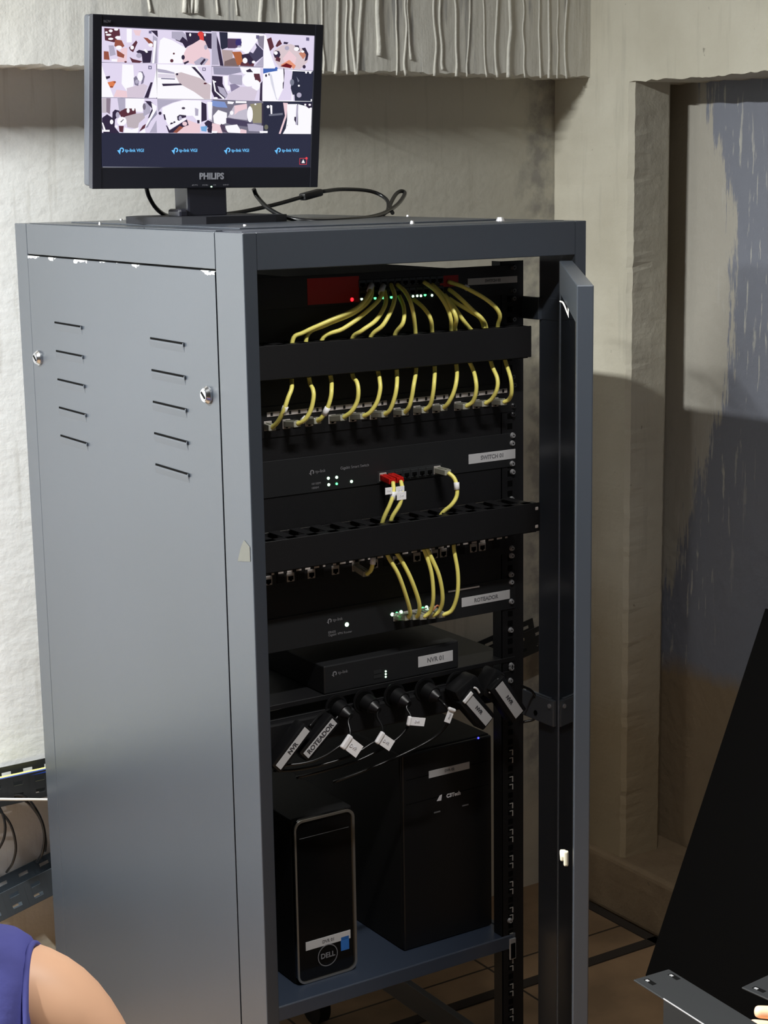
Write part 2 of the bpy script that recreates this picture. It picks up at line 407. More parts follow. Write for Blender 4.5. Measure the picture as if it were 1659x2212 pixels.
# mounting rails
RY = .118
def rail(x0, x1, inner, y0, sgn, marks):
    b = NB(); bx(b, x0, x1, y0, y0+sgn*.0018, -1.385, -.0600); bx(b, inner-.0009, inner+.0009, y0, y0+sgn*.022, -1.385, -.0600)
    r = build('mounting_rail', b, M['black'], rk)
    if marks:
        h = NB()
        for u in range(30):
            for dz in (.0064, .0222, .0381):
                z = -.0657-.04445*u-dz
                if z > -1.37: bx(h, .5102, .5192, y0-.0003, y0+.0006, z-.0045, z+.0045)
        build('square_holes', h, M['hole'], r)
        for u in range(17, 30):
            for dz in (.0048, .0175):
                z = -.0657-.04445*u-dz-.0065
                if z > -1.37:
                    e = NB(); bx(e, .5178, .5194, y0-.0012, y0+.0004, z-.005, z+.004); bx(e, .5125, .5190, y0-.0010, y0+.0004, z+.003, z+.0044)
                    build('nut_clip', e, M['clip'], r)
    return r
rr = rail(.497, .5405, .4985, RY, 1, True); rail(.0245, .068, .0665, RY, 1, False)
rail(.497, .5405, .4985, .70, -1, False); rail(.0245, .068, .0665, .70, -1, False)
for (z0, z1) in ((-.1135, -.147),):
    b = NB(); bx(b, .538, .5455, .078, .12, z1, z0, .001); bx(b, .5445, .5475, .03, .09, z1, z0, .0008); build('rail_bracket', b, M['rack'], rk)
b = NB(); p0, p1 = ay(1133, 1488, .118), ay(1204, 1518, .045)
bx(b, .5385, .5448, .040, .119, -.7745, -.7325, .001); bx(b, .5395, .5446, .05, .11, -.7328, -.7300, .001); lb = build('rail_bracket', b, M['bracket'], rk)
b = NB(); q = ay(1165, 1553, .083); cyl(b, (.5384, .083, -.762), (-1, 0, 0), .004, .0012, 14); build('bolt_hole', b, M['hole'], lb)
b = NB(); cyl(b, (.5384, .048, -.742), (-1, 0, 0), .0035, .002, 14); build('bolt', b, M['steel'], lb, 'auto')
b = NB(); bx(b, .0205, .0262, .040, .119, -.7745, -.7325, .001); build('rail_bracket', b, M['bracket'], rk)
b = NB(); bx(b, .0205, .0262, .040, .119, -.147, -.1135, .001); build('rail_bracket', b, M['rack'], rk)
# screws in the right rail
for (px, py) in [(1112, 578), (1112, 628), (1112, 645), (1112, 690), (1110, 814), (1113, 832), (1112, 877), (1111, 896), (1110, 941), (1109, 958), (1109, 1002), (1110, 1020), (1108, 1079), (1108, 1185), (1108, 1201), (1107, 1242), (1107, 1258), (1107, 1300), (1106, 1362), (1107, 1438), (1107, 1444), (1105, 1471), (1104, 1990)]:
    p = ay(px, py, .113); bright = py > 935
    b = NB(); cyl(b, p, (0, 1, 0), .0034, .004, 12, 0, .0046); cyl(b, p+Vector((0, -.0002, 0)), (0, 1, 0), .0012, .001, 6, 1)
    build('screw', b, [M['steel'] if bright else M['chrome'], M['hole']], rr, 'auto')
# casters
for x in (.07, .495):
    for y in (.08, .71):
        b = NB(); bx(b, x-.03, x+.03, y-.03, y+.03, RB-.006, RB, .001); bx(b, x-.018, x-.014, y-.02, y+.025, RB-.07, RB-.005, .001); bx(b, x+.014, x+.018, y-.02, y+.025, RB-.07, RB-.005, .001)
        c_ = build('caster', b, M['black'], rk)
        b = NB(); cyl(b, (x-.012, y+.012, FZ+.0375), (1, 0, 0), .0375, .024, 28); build('wheel', b, M['blackm'], c_, 'auto')
# ---- door, opened towards the viewer
H0 = Vector((.5122, -.0038, 0)); dd = Vector((-.321, -.434, 0)).normalized(); nn = Vector((.804, -.594, 0)); T = .019; DL = .541; DT, DB = -.0555, -1.38
def dbox(bm, s0, s1, z0, z1, t0=0, t1=T, bev=.0012, mi=0):
    c = H0+dd*((s0+s1)/2)+nn*((t0+t1)/2)+Vector((0, 0, (z0+z1)/2)); return obx(bm, c, dd, nn, (0, 0, 1), s1-s0, t1-t0, z1-z0, bev, mi)
b = NB(); dbox(b, 0, .018, DB, DT); dbox(b, DL-.022, DL, DB, DT); dbox(b, .0175, DL-.0215, DT-.045, DT, 0, T, .0012); dbox(b, .0175, DL-.0215, DB, DB+.045)
door = build('door', b, M['rack'], rk)
b = NB(); dbox(b, .016, DL-.020, DB+.04, DT-.04, .0012, .0052, 0); build('glass_pane', b, M['glass'], door)
b = NB(); tube(b, [ad(1210, 651, 2.33), ad(1217, 655, 2.28), ad(1226, 676, 2.22), ad(1235, 697, 2.16), ad(1243, 709, 2.12)], .0012, 8); build('earth_wire', b, M['wirew'], door)
p = ad(1222, 1846, 2.13)
b = NB(); obx(b, p+Vector((-.004, 0, 0)), dd, nn, (0, 0, 1), .022, .008, .008, .002); obx(b, p+dd*.012+Vector((0, 0, .0)), dd, nn, (0, 0, 1), .006, .006, .020, .002); build('latch', b, M['cream'], door)
# ------------------------------------------------------------------ rack devices
FX0, FX1 = .0413, .5237
YFp = .1165
def label_on(parent, pxa, pya, pxb, pyb, y, s=None, hgt=None, mt='label', tsize=.6, ink='ink', nm='label'):
    """sticker between the left-top pixel and right-bottom pixel, on the plane y"""
    a = ay(pxa, pya, y); c = ay(pxb, pyb, y)
    b = NB(); z0, z1 = min(a.z, c.z), max(a.z, c.z)
    bx(b, a.x, c.x, y-.0006, y+.0002, z0, z1, .0002, 0, 1); o = build(nm, b, M[mt], parent, label=('pale grey printed sticker' if mt == 'label' else None))
    if s:
        text(s, (z1-z0)*tsize*.98, face_m(((a.x+c.x)/2, y-.0008, (z0+z1)/2)), M[ink], o, bold=.0002)
    return o
def rbox(name, label, cat, z0, z1, bxx, depth, mt='dev', grp=None):
    t = thing(name, label, cat, ((FX0+FX1)/2, YFp, z0), grp)
    b = NB(); bx(b, FX0, FX1, YFp, YFp+.0015, z0, z1, .0004, 0, 1); f = build('faceplate', b, M[mt], t)
    b = NB(); bx(b, bxx[0], bxx[1], YFp+.0013, YFp+depth, z0+.0008, z1-.0008, .0008); build('chassis', b, M[mt], t)
    return t, f
def ledp(parent, pts, mk, y=YFp, r=.0022):
    for (px, py) in pts:
        b = NB(); cyl(b, ay(px, py, y), (0, -1, 0), r, .0008, 10); build('indicator_light', b, M[mk], parent)
def logo_tp(parent, px, py, y, s, mk='logo', ls=None, txt='tp-link'):
    """round bowl with an arrow tail, then the word"""
    p = ay(px, py, y-.0003); b = NB(); seg = 16
    ring = []
    for i in range(13):
        a = math.radians(-60+270*i/12); ring.append((math.cos(a), math.sin(a)))
    for i in range(12):
        q = [(ring[i][0]*s, ring[i][1]*s), (ring[i+1][0]*s, ring[i+1][1]*s), (ring[i+1][0]*s*.5, ring[i+1][1]*s*.5), (ring[i][0]*s*.5, ring[i][1]*s*.5)]
        prism(b, [(p.x+u, p.y, p.z+v) for u, v in q], (0, -.0003, 0))
    prism(b, [(p.x-s*1.5, p.y, p.z-s*.4), (p.x-s*.4, p.y, p.z-s*1.4), (p.x-s*.4, p.y, p.z-s*.2)], (0, -.0003, 0))
    build('logo', b, M[mk], parent)
    text(txt, ls or s*2.4, face_m((p.x+s*1.6, p.y-.0002, p.z)), M[mk], parent, 'brand_lettering', .0001, 'LEFT')
def jack(parent, p, mk='jack', w=.0125, h=.0135, open_=True):
    b = NB(); bx(b, p.x-w/2, p.x+w/2, p.y-.0016, p.y+.0002, p.z-h/2, p.z+h/2, .0006, 0, 1)
    if open_:
        bx(b, p.x-w*.34, p.x+w*.34, p.y-.0019, p.y, p.z-h*.30, p.z+h*.12, 0, 1); bx(b, p.x-w*.16, p.x+w*.16, p.y-.0019, p.y, p.z-h*.44, p.z-h*.2, 0, 1)
    return build('port', b, [M[mk], M['hole']], parent)
# 1 top switch
t1, f1 = rbox('network_switch', 'topmost black network switch with a dark red sticker and rows of green lights', 'network switch', -.1100, -.0657, (.135, .409), .2)
a, c = ay(663, 602, YFp), ay(776, 652, YFp)
b = NB(); bx(b, a.x, c.x, YFp-.0005, YFp, c.z, a.z); build('sticker', b, M['redpanel'], t1, label='dark red rectangle')
a, c = ay(950, 596, YFp), ay(990, 618, YFp)
b = NB(); bx(b, a.x, c.x, YFp-.0005, YFp, c.z, a.z); build('sticker', b, M['redpanel'], t1, label='small dark red rectangle')
label_on(t1, 1010, 602, 1117, 610, YFp, 'SWITCH 02')
xs0, xs1 = ay(782, 620, YFp).x, ay(950, 615, YFp).x
for r_ in range(2):
    for i in range(12):
        jack(t1, Vector((xs0+(xs1-xs0)*i/11, YFp, -.0815-.0145*r_)), 'trayk', .0118, .0112)
ledp(t1, [(760, 647)], 'ledr', YFp, .0027); ledp(t1, [(781, 646), (892, 640), (901, 639), (909, 639), (933, 638)], 'ledw', YFp, .0018)
ledp(t1, [(810, 644), (827, 643), (845, 642), (918, 637)], 'ledg', YFp, .0020)
# 2, 5 cable managers
def manager(label, ycov, z0, z1, x0, x1, ears):
    t = thing('cable_manager', label, 'cable organiser', ((x0+x1)/2, YFp, z0), 'covered cable managers across the rack')
    b = NB(); bx(b, FX0, FX1, YFp-.0005, YFp+.001, z0+.002, z1-.002, .0004, 0, 1); build('back_plate', b, M['black'], t)
    # top and bottom lips with finger gaps: the light shows through the gaps
    for nm, zz in (('top_lip', z1), ('bottom_lip', z0)):
        b = NB(); xx = x0+.012
        while xx < x1-.02:
            bx(b, xx, xx+.016, ycov, YFp-.002, zz-.0011, zz+.0001, .0003, 0, 1); xx += .034
        bx(b, x0+.006, x1-.006, ycov, ycov+.012, zz-.0011, zz+.0001); build(nm, b, M['black'], t)
    b = NB(); bx(b, x0, x1, ycov-.0015, ycov, z0, z1, .0006, 0, 1)
    if ears: bx(b, x1-.004, x1+.0, ycov-.0013, ycov, z0, z1)
    cv = build('cover', b, M['black'], t)
    if ears:
        for dz in (.0075, .0352):
            h = NB(); bx(h, x1-.0092, x1-.0030, ycov-.0019, ycov+.0003, z0+dz-.0028, z0+dz+.0028, .0012, 0, 2); build('slot', h, M['strip'], cv)
    return t
manager('black cable organiser cover directly below the topmost switch', .070, -.2005, -.1540, FX0, .5181, False)
manager('black cable organiser with slotted ears across the middle of the rack', .057, -.4640, -.4200, FX0, .5243, True)
# 3, 6 patch panels
def patch(label, z0, z1, zs, ports, jackport, zp):
    t, f = rbox('patch_bay', label, 'patch panel', z0, z1, (.06, .505), .03, 'black', 'patch panels with white numbered strips')
    segs = [(575, 694), (711, 835), (850, 968), (984, 1095)]
    for k_, (a_, b_) in enumerate(segs):
        xa, xb = ay(a_, 870, YFp).x, ay(b_, 870, YFp).x
        s = NB(); bx(s, xa, xb, YFp-.0012, YFp, zs-.0034, zs+.0034, .0003, 0, 1)
        for i in range(6):
            xx = xa+(xb-xa)*(i+.5)/6; w_ = .0018 if jackport else .003
            bx(s, xx-w_, xx+w_, YFp-.0015, YFp, zs-.0034*(.7 if jackport else 1.02), zs+.0034*(.7 if jackport else 1.02), 0, 1)
        build('number_strip', s, [M['strip'], M['blackm']], t)
    xa, xb = ay(618, 900, YFp).x, ay(1070, 869, YFp).x; pitch = (xb-xa)/22.2
    for i in range(24):
        x = xa+pitch*(i-1.0)-.0 + (.0035 if i > 11 else 0)
        if FX0+.03 < x < .50 and not any(abs(x-p_.x) < .013 for p_ in ports):
            jack(t, Vector((x, YFp, zp)), 'blackm', .0125, .0135, False)
    for p_ in ports: jack(t, p_)
    return t
pj1 = [(578, 919), (618, 914), (667, 909), (717, 904), (761, 899), (806, 894), (857, 889), (900, 884), (941, 880), (988, 876), (1028, 872), (1069, 868)]
P1 = []
for (px, py) in pj1:
    v = ay(px, py, YFp); P1.append(Vector((v.x, YFp, -.2703)))
pp1 = patch('upper black patch panel, its ports taking twelve yellow cables', -.2878, -.2434, -.2545, P1, True, -.2703)
pj2 = [(579, 1255), (627, 1249), (672, 1241), (724, 1234), (768, 1227), (808, 1220), (856, 1206), (900, 1197), (938, 1193), (957, 1191), (1022, 1181), (1041, 1178)]
P2 = [Vector((ay(px, py, YFp).x, YFp, -.4905)) for px, py in pj2]
pp2 = patch('lower black patch panel with mostly empty grey ports', -.509, -.4650, -.4800, P2, False, -.4905)
# blanking panels
for lab_, z0, z1 in (('black blanking panel behind the fanned yellow cables, above the upper cable organiser', -.1535, -.1110), ('black blanking panel behind the yellow cables, just under the upper cable organiser', -.2430, -.2000), ('plain black blanking panel right below the upper row of yellow plugs', -.3190, -.2885), ('plain black blanking panel between the lower patch panel and the router', -.5470, -.5100), ('plain black blanking panel just above the slotted cable organiser', -.4190, -.3740)):
    b = NB(); bx(b, FX0, FX1, YFp+.0016, YFp+.0030, z0-.003, z1+.003, .0004, 0, 1); tagit(build('blanking_panel', b, M['black']), lab_, 'blank panel')
# 4 middle switch
t2, f2 = rbox('network_switch', 'black network switch in mid rack with two red plugs and a SWITCH 01 sticker', 'network switch', -.3725, -.3205, (.135, .409), .2)
label_on(t2, 1012, 982, 1113, 990, YFp, 'SWITCH 01')
for o_ in t2.children:
    pass
ledp(t2, [(709, 1033), (727, 1031), (710, 1047), (759, 1040)], 'ledw', YFp, .0021); ledp(t2, [(727, 1045)], 'ledg', YFp, .0018)
logo_tp(t2, 674, 1020, YFp, .0034, 'logo', .0065)
p = ay(672, 1046, YFp); 
for i, s_ in enumerate(('10/100M', '1000M')): text(s_, .0045, face_m((p.x, YFp-.0004, p.z-.006*i)), M['logo'], t2, 'small_print', .0001, 'LEFT')
text('Gigabit Smart Switch', .0058, face_m(ay(735, 1012, YFp-.0004)), M['logo'], t2, 'small_print', .0001, 'LEFT')
xa, xb = ay(826, 1030, YFp), ay(943, 1016, YFp)
b = NB(); bx(b, xa.x-.009, xb.x+.009, YFp-.001, YFp, xa.z-.0085, xa.z+.0085, .0004, 0, 1); build('port_frame', b, M['trayk'], t2)
for i in range(8): jack(t2, Vector((xa.x+(xb.x-xa.x)*i/7, YFp-.001, xa.z)), 'jack' if i in (0, 7) else 'trayk', .0122, .0125)
# 7 router
t3, f3 = rbox('router', 'black rack router with bright green port lights and a ROTEADOR sticker', 'router', -.5975, -.5480, (.12, .43), .2)
label_on(t3, 997, 1292, 1101, 1293, YFp, 'ROTEADOR')
a = ay(968, 1278, YFp); c = ay(1035, 1268, YFp); b = NB(); bx(b, a.x, c.x, YFp-.001, YFp, a.z-.0012, a.z+.0012); build('edge_strip', b, M['strip'], t3)
ledp(t3, [(749, 1349)], 'ledw', YFp, .0032); ledp(t3, [(847, 1327), (866, 1322), (866, 1327), (921, 1312), (922, 1317)], 'ledw', YFp, .0028); ledp(t3, [(857, 1325), (913, 1314), (872, 1331)], 'ledg', YFp, .0024)
logo_tp(t3, 712, 1341, YFp, .0034, 'logo', .0065)
text('ER605', .005, face_m(ay(709, 1367, YFp-.0004)), M['logo'], t3, 'small_print', .0001, 'LEFT')
text('Gigabit VPN Router', .005, face_m(ay(709, 1373, YFp-.0004)), M['logo'], t3, 'small_print', .0001, 'LEFT')
RP = [Vector((ay(px, 1335, YFp).x, YFp, -.5770)) for px in (857, 879, 897, 915, 934)]
for p_ in RP: jack(t3, p_, 'jack', .0128, .0125)
# 8 recorder on its own shelf
b = NB(); bx(b, FX0, FX1, .118, .42, -.6785, -.6755, .0006, 0, 1); bx(b, FX0, FX1, YFp, .119, -.6830, -.6755, .0006, 0, 1)
tagit(build('rack_shelf', b, M['black']), 'thin black rack shelf under the video recorder', 'shelf')
nv = thing('video_recorder', 'low black video recorder box with pale sticker and three tiny lights, on the thin shelf', 'video recorder', (.294, .23, -.675))
b = NB(); bx(b, .174, .4145, YFp, .335, -.6752, -.632, .002, 0, 2); build('casing', b, M['dev'], nv)
label_on(nv, 903, 1419, 978, 1427, YFp, 'NVR 01')
nvl = [o for o in nv.children if o.name.startswith('label')]
ledp(nv, [(833, 1450), (833, 1456), (833, 1462)], 'ledw', YFp, .0014); logo_tp(nv, 723, 1455, YFp, .0036, 'logo', .0065, 'tp-link')
b = NB(); p = ay(815, 1456, YFp); bx(b, p.x-.007, p.x+.007, YFp-.0008, YFp, p.z+.0006, p.z+.0062); bx(b, p.x-.007, p.x+.007, YFp-.0008, YFp, p.z-.0062, p.z-.0006); build('usb_port', b, M['trayk'], nv)
# 9 power strip with its plugs, adaptors, cords and tags
ps = thing('power_strip', 'black rack power strip crowded with plugs, below the video recorder', 'power strip', (.2825, YFp, -.742))
b = NB(); bx(b, FX0, FX1, YFp, YFp+.002, -.7420, -.6975, .0005, 0, 1); bx(b, .075, .49, YFp-.012, YFp+.05, -.7390, -.7000, .003, 0, 2); build('housing', b, M['black'], ps)
sock = [(740, 1535), (800, 1522), (866, 1509), (932, 1497), (1000, 1484)]
for (px, py) in sock:
    p = ay(px-14, py-8, .104); b = NB(); cyl(b, p+Vector((0, .001, 0)), (0, -1, 0), .0185, .0018, 24, 0); cyl(b, p+Vector((0, -.001, 0)), (0, -1, 0), .0150, .0012, 24, 1); build('socket', b, [M['blackp'], M['hole']], ps, 'auto')
def cord(label, plug_px, path, tag=None, rad=.0021, py_=.100):
    """plug in the strip, cord path [(px,py,y)...], optional folded paper tag"""
    p = ay(plug_px[0], plug_px[1], py_-.02); t = thing('power_cable', label, 'power cord', p)
    b = NB(); q = ay(plug_px[0]-12, plug_px[1]-7, .1025); d = (Vector((.2, -1, -.25))).normalized()
    cyl(b, q, d, .0140, .016, 20, 0, .0125); cyl(b, q+d*.016, d, .0105, .012, 18, 0, .005); pl = build('plug', b, M['blackp'], t, 'auto')
    b = NB(); s0 = q+d*.026; tube(b, [s0]+[ay(*v) for v in path], rad, 8); build('cable', b, M['cord'], t)
    if tag:
        (cx, cyy, yy, dx, dy, ln, wd) = tag      # centre px, plane, direction in px, size in px
        c0 = ay(cx, cyy, yy); e = ay(cx+dx, cyy+dy, yy)-c0; L_ = e.length; e.normalize()
        sc = L_/math.hypot(dx, dy); u = Vector((0, -1, 0)).cross(e).normalized(); nrm = e.cross(u)
        nrm = nrm if nrm.y < 0 else -nrm
        b = NB(); obx(b, c0+Vector((0, -.002, 0)), e, u, nrm, ln*sc, wd*sc, .0006, .0002)
        tip = c0-e*(ln*sc*.5); obx(b, tip+Vector((0, -.002, 0)), e, u, nrm, wd*sc*.45, wd*sc*1.15, .006, .002)
        tg = build('paper_tag', b, M['white'], t, label='white paper flag')
        mm = face_m(c0+Vector((0, -.003, 0)), e, u if u.z > 0 else -u); text('DVR', wd*sc*.38, mm, M['faint'], tg)
    return t
cord('black cord from the leftmost plug of the power strip, white tag at its bend', (742, 1537), [(752, 1560, .075), (756, 1580, .066), (752, 1597, .062), (728, 1616, .062), (700, 1634, .066), (660, 1648, .075), (600, 1655, .09)], (761, 1613, .056, .80, .62, 36, 24))
cord('black cord from the second plug of the power strip, white tag beside the first one', (803, 1524), [(815, 1548, .075), (826, 1572, .066), (822, 1594, .062), (800, 1608, .062), (760, 1632, .064), (700, 1651, .072), (640, 1663, .085), (590, 1665, .1)], (832, 1602, .056, .80, .55, 32, 20))
cord('black cord from the middle plug of the power strip, white tag pointing right', (868, 1511), [(878, 1530, .075), (887, 1549, .066), (879, 1572, .062), (858, 1596, .062), (820, 1620, .064), (770, 1644, .07), (700, 1665, .08), (640, 1680, .095)], (899, 1558, .056, .99, .08, 34, 15))
cord('black cord from the fourth plug of the power strip, short tag hanging down', (934, 1499), [(948, 1510, .078), (960, 1522, .066), (970, 1534, .062), (968, 1560, .062), (940, 1592, .07), (880, 1625, .08), (800, 1660, .09), (720, 1690, .11)], (969, 1546, .056, -.35, .93, 30, 17))
def adaptor(label, cx, cyy, yy, ang, ln, wd, txt, dep=.026, ll=None, cordpath=None, clip=False):
    c0 = ay(cx, cyy, yy); dx, dy = math.cos(math.radians(ang)), -math.sin(math.radians(ang))
    e = (ay(cx+dx*10, cyy+dy*10, yy)-c0); sc = e.length/10; e.normalize(); u = Vector((0, -1, 0)).cross(e).normalized()
    if u.z < 0: u = -u
    nrm = e.cross(u); t = thing('power_adaptor', label, 'power adaptor', c0)
    b = NB(); obx(b, c0+Vector((0, dep/2+.0006, 0)), e, u, nrm, ln*sc*1.12, wd*sc*1.9, dep, .003); bd = build('body', b, M['blackp'], t, 'auto')
    b = NB(); obx(b, c0, e, u, nrm, ln*sc, wd*sc, .0007, .0002); lb_ = build('label', b, M['label'], t, label='long pale printed label')
    if txt: text(txt, wd*sc*(.85 if not clip and ang > 0 else .5), face_m(c0+Vector((0, -.0006, 0)), e, u), M['ink2'] if txt in ('NVR', 'ROTEADOR') else M['ink'], lb_, bold=.0002)
    if clip:
        b = NB(); obx(b, c0-e*(ln*sc*.5+.002)+Vector((0, -.001, 0)), e, u, nrm, .006, wd*sc*1.25, .003, .001); build('tag', b, M['white'], t)
    if cordpath: b = NB(); tube(b, [ay(*v) for v in cordpath], .0021, 8); build('cable', b, M['cord'], t)
    return t
adaptor('black power adaptor at lower left of the strip, long slanted label reading NVR', 632.5, 1616.5, .070, 53, 104, 17, 'NVR', cordpath=[(668, 1570, .085), (690, 1545, .095), (715, 1530, .105)])
adaptor('black power adaptor beside the NVR one, long slanted label reading ROTEADOR', 692, 1595, .078, 50.5, 98, 18, 'ROTEADOR', cordpath=[(724, 1555, .085), (740, 1535, .098)])
adaptor('black power adaptor with white-tipped label sloping down right, beside the tags', 1034, 1534, .062, -49, 68, 19, 'NVR', clip=True, cordpath=[(1010, 1500, .08), (1000, 1490, .095)])
adaptor('black power adaptor with a label sloping down to the right across the right rail', 1100, 1512, .060, -55.5, 78, 20, 'NVR', cordpath=[(1128, 1482, .075), (1150, 1494, .085), (1163, 1524, .085), (1156, 1552, .09), (1130, 1560, .10)])
def bigplug(label, cx, cyy, yy, ang, ln, wd, white):
    c0 = ay(cx, cyy, yy); dx, dy = math.cos(math.radians(ang)), -math.sin(math.radians(ang)); e = (ay(cx+dx*10, cyy+dy*10, yy)-c0); sc = e.length/10; e.normalize(); u = Vector((0, -1, 0)).cross(e).normalized(); nrm = e.cross(u)
    t = thing('wall_adaptor', label, 'power adaptor', c0)
    b = NB(); obx(b, c0, e, u, nrm, ln*sc, wd*sc, .034, .006); build('body', b, M['blackp'], t, 'auto')
    b = NB(); tube(b, [ay(a_, b_, yy-.021) for a_, b_ in white], .0015, 8); build('white_edge', b, M['white'], t)
bigplug('squat black adaptor with a curled white tab, in the right half of the strip', 1003, 1492, .085, 40, 62, 52, [(1024, 1485), (1030, 1488), (1036, 1497)])
bigplug('squat black adaptor with a thin straight white edge, rightmost in the strip', 1056, 1476, .088, 60, 66, 40, [(1057, 1497), (1068, 1481), (1077, 1467)])
# ------------------------------------------------------------------ yellow patch leads
def yl(label, pts, grp=None, plug=None, boot=None, sleeves=(), tag=None, rad=.0031, plug2=None, nm='patch_cable'):
    P = [ay(*v) for v in pts]; t = thing(nm, label, 'network cable', P[0], grp)
    b = NB(); tube(b, P, rad, 10); build('jacket', b, M['yellow'], t)
    for pg, bt in ((plug, boot), (plug2, None)):
        if not pg: continue
        a_, b_ = Vector(pg[0]), Vector(pg[1]); e = (b_-a_); L_ = e.length; e.normalize(); s_ = e.cross(Vector((0, 0, 1))).normalized(); u = s_.cross(e)
        b = NB(); obx(b, (a_+b_)/2, e, s_, u, L_, .0112, .0085, .001); obx(b, a_+e*(L_*.6)+u*.0050, e, s_, u, L_*.8, .005, .0012, .0004)
        if bt: cyl(b, a_+e*L_*.35, e, .0062, L_*.75, 14, 0, .0042)
        build('plug', b, M['redboot'] if bt else M['plug'], t, label='red boot' if bt else 'clear plug')
    for (p0, p1) in sleeves:
        b = NB(); q0, q1 = ay(*p0), ay(*p1); tube(b, [q0, (q0+q1)/2, q1], rad*1.35, 10, n=1); build('sleeve', b, M['white'], t, label='white marker')
    if tag:
        for (a_, b_, c_, d_, yy) in tag:
            b = NB(); q0, q1 = ay(a_, d_, yy), ay(c_, b_, yy); bx(b, q0.x, q1.x, yy-.0006, yy, q0.z, q1.z, .0002); tg = build('paper_tag', b, M['white'], t, label='white paper flag')
            text('DVR', abs(q1.z-q0.z)*.3, face_m(((q0.x+q1.x)/2, yy-.0008, (q0.z+q1.z)/2)), M['faint'], tg)
    return t
low = [
 [(587,924,.098),(600,911,.086),(613,886,.074),(622,860,.072),(630,838,.076),(630,815,.088)],
 [(641,916,.088),(659,906,.078),(671,886,.072),(677,860,.070),(676,842,.074),(668,818,.088)],
 [(685,909,.088),(694,903,.080),(705,886,.074),(713,864,.070),(716,842,.072),(714,812,.088)],
 [(741,902,.088),(759,889,.076),(771,868,.070),(774,846,.068),(771,826,.074),(761,806,.088)],
 [(784,899,.088),(799,891,.078),(814,869,.070),(821,842,.068),(820,821,.074),(816,800,.088)],
 [(830,895,.088),(842,886,.078),(852,860,.070),(857,833,.070),(857,800,.088)],
 [(874,891,.088),(883,880,.078),(889,860,.072),(894,830,.070),(899,794,.088)],
 [(917,886,.088),(929,875,.078),(935,851,.070),(938,824,.070),(939,792,.088)],
 [(958,881,.088),(968,871,.078),(979,850,.070),(986,822,.070),(986,790,.088)],
 [(1006,878,.088),(1021,868,.078),(1028,848,.070),(1028,824,.070),(1019,792,.088)],
 [(1047,872,.088),(1062,862,.078),(1073,842,.068),(1074,817,.070),(1060,780,.088)],
 [(1087,869,.088),(1099,863,.080),(1105,848,.070),(1103,817,.070),(1091,778,.088)]]
def q1(a_, b_): return (650+a_/3.318, 560+b_/3.318)
upp = [
 [(505,185,.114),(480,262,.085),(395,355,.068),(200,443,.070),(20,525,.082),(-60,585,.088)],
 [(512,190,.114),(492,290,.090),(380,385,.075),(180,470,.078),(40,560,.088)],
 [(590,190,.114),(560,290,.088),(430,410,.074),(300,500,.076),(150,580,.088)],
 [(600,230,.110),(607,320,.086),(540,435,.072),(440,510,.072),(365,580,.088)],
 [(645,180,.114),(672,262,.090),(652,355,.074),(590,470,.068),(495,575,.084)],
 [(705,265,.108),(738,350,.084),(732,455,.070),(670,560,.086)],
 [(690,180,.114),(755,245,.090),(800,360,.072),(822,545,.086)],
 [(805,285,.108),(880,350,.086),(930,430,.076),(942,545,.088)],
 [(880,162,.114),(965,225,.095),(1040,330,.080),(1075,430,.074),(1080,535,.086)],
 [(940,180,.114),(1030,270,.088),(1088,360,.072),(1114,430,.068),(1112,535,.086)],
 [(1060,215,.112),(1130,270,.092),(1235,370,.080),(1300,430,.076),(1330,500,.088)],
 [(1055,160,.114),(1180,205,.092),(1345,300,.074),(1425,395,.072),(1410,510,.088)]]
ordn = ['leftmost', 'second from left', 'third from left', 'fourth from left', 'fifth from left', 'sixth from left', 'seventh from left', 'eighth from left', 'ninth from left', 'third from right', 'second from right', 'rightmost']
marks = {0: [((617, 878, .073), (611, 893, .077))], 1: [((662, 902, .079), (652, 911, .083))], 2: [((708, 880, .073), (700, 896, .077))]}
for i in range(12):
    L_ = low[i]; U = [q1(a_, b_)+(y,) for a_, b_, y in upp[i]]
    # the lead runs hidden behind the organiser cover from its lower to its upper edge
    pts = L_+[U[-1]]+U[-2::-1]
    pl0 = (P1[i]+Vector((0, .004, -.0)), ay(*L_[0])+Vector((-.000, -.002, 0)))
    sl = list(marks.get(i, []))
    if i in (0, 2): sl.append((U[0], tuple(x*.45+y*.55 for x, y in zip(U[0], U[1]))))
    if i == 11: sl.append(((1003, 618, .095), (1011, 624, .091)))
    yl('yellow cable, %s of the twelve between top switch and upper patch panel' % ordn[i], pts, 'yellow cables from the top switch', pl0, None, sl, plug2=None)
for j, (pts, lb_) in enumerate(((([(1030,255,.105),(1100,345,.088),(1165,440,.080),(1240,530,.088)]), 'thin yellow cable slanting right from under the top switch lights into the organiser'), ([(1060,280,.100),(1130,325,.090),(1210,370,.084),(1290,430,.084),(1320,540,.088)], 'yellow cable sagging right below the top switch, left of the outermost loop'))):
    yl(lb_, [q1(a_, b_)+(y,) for a_, b_, y in pts], 'yellow cables from the top switch')
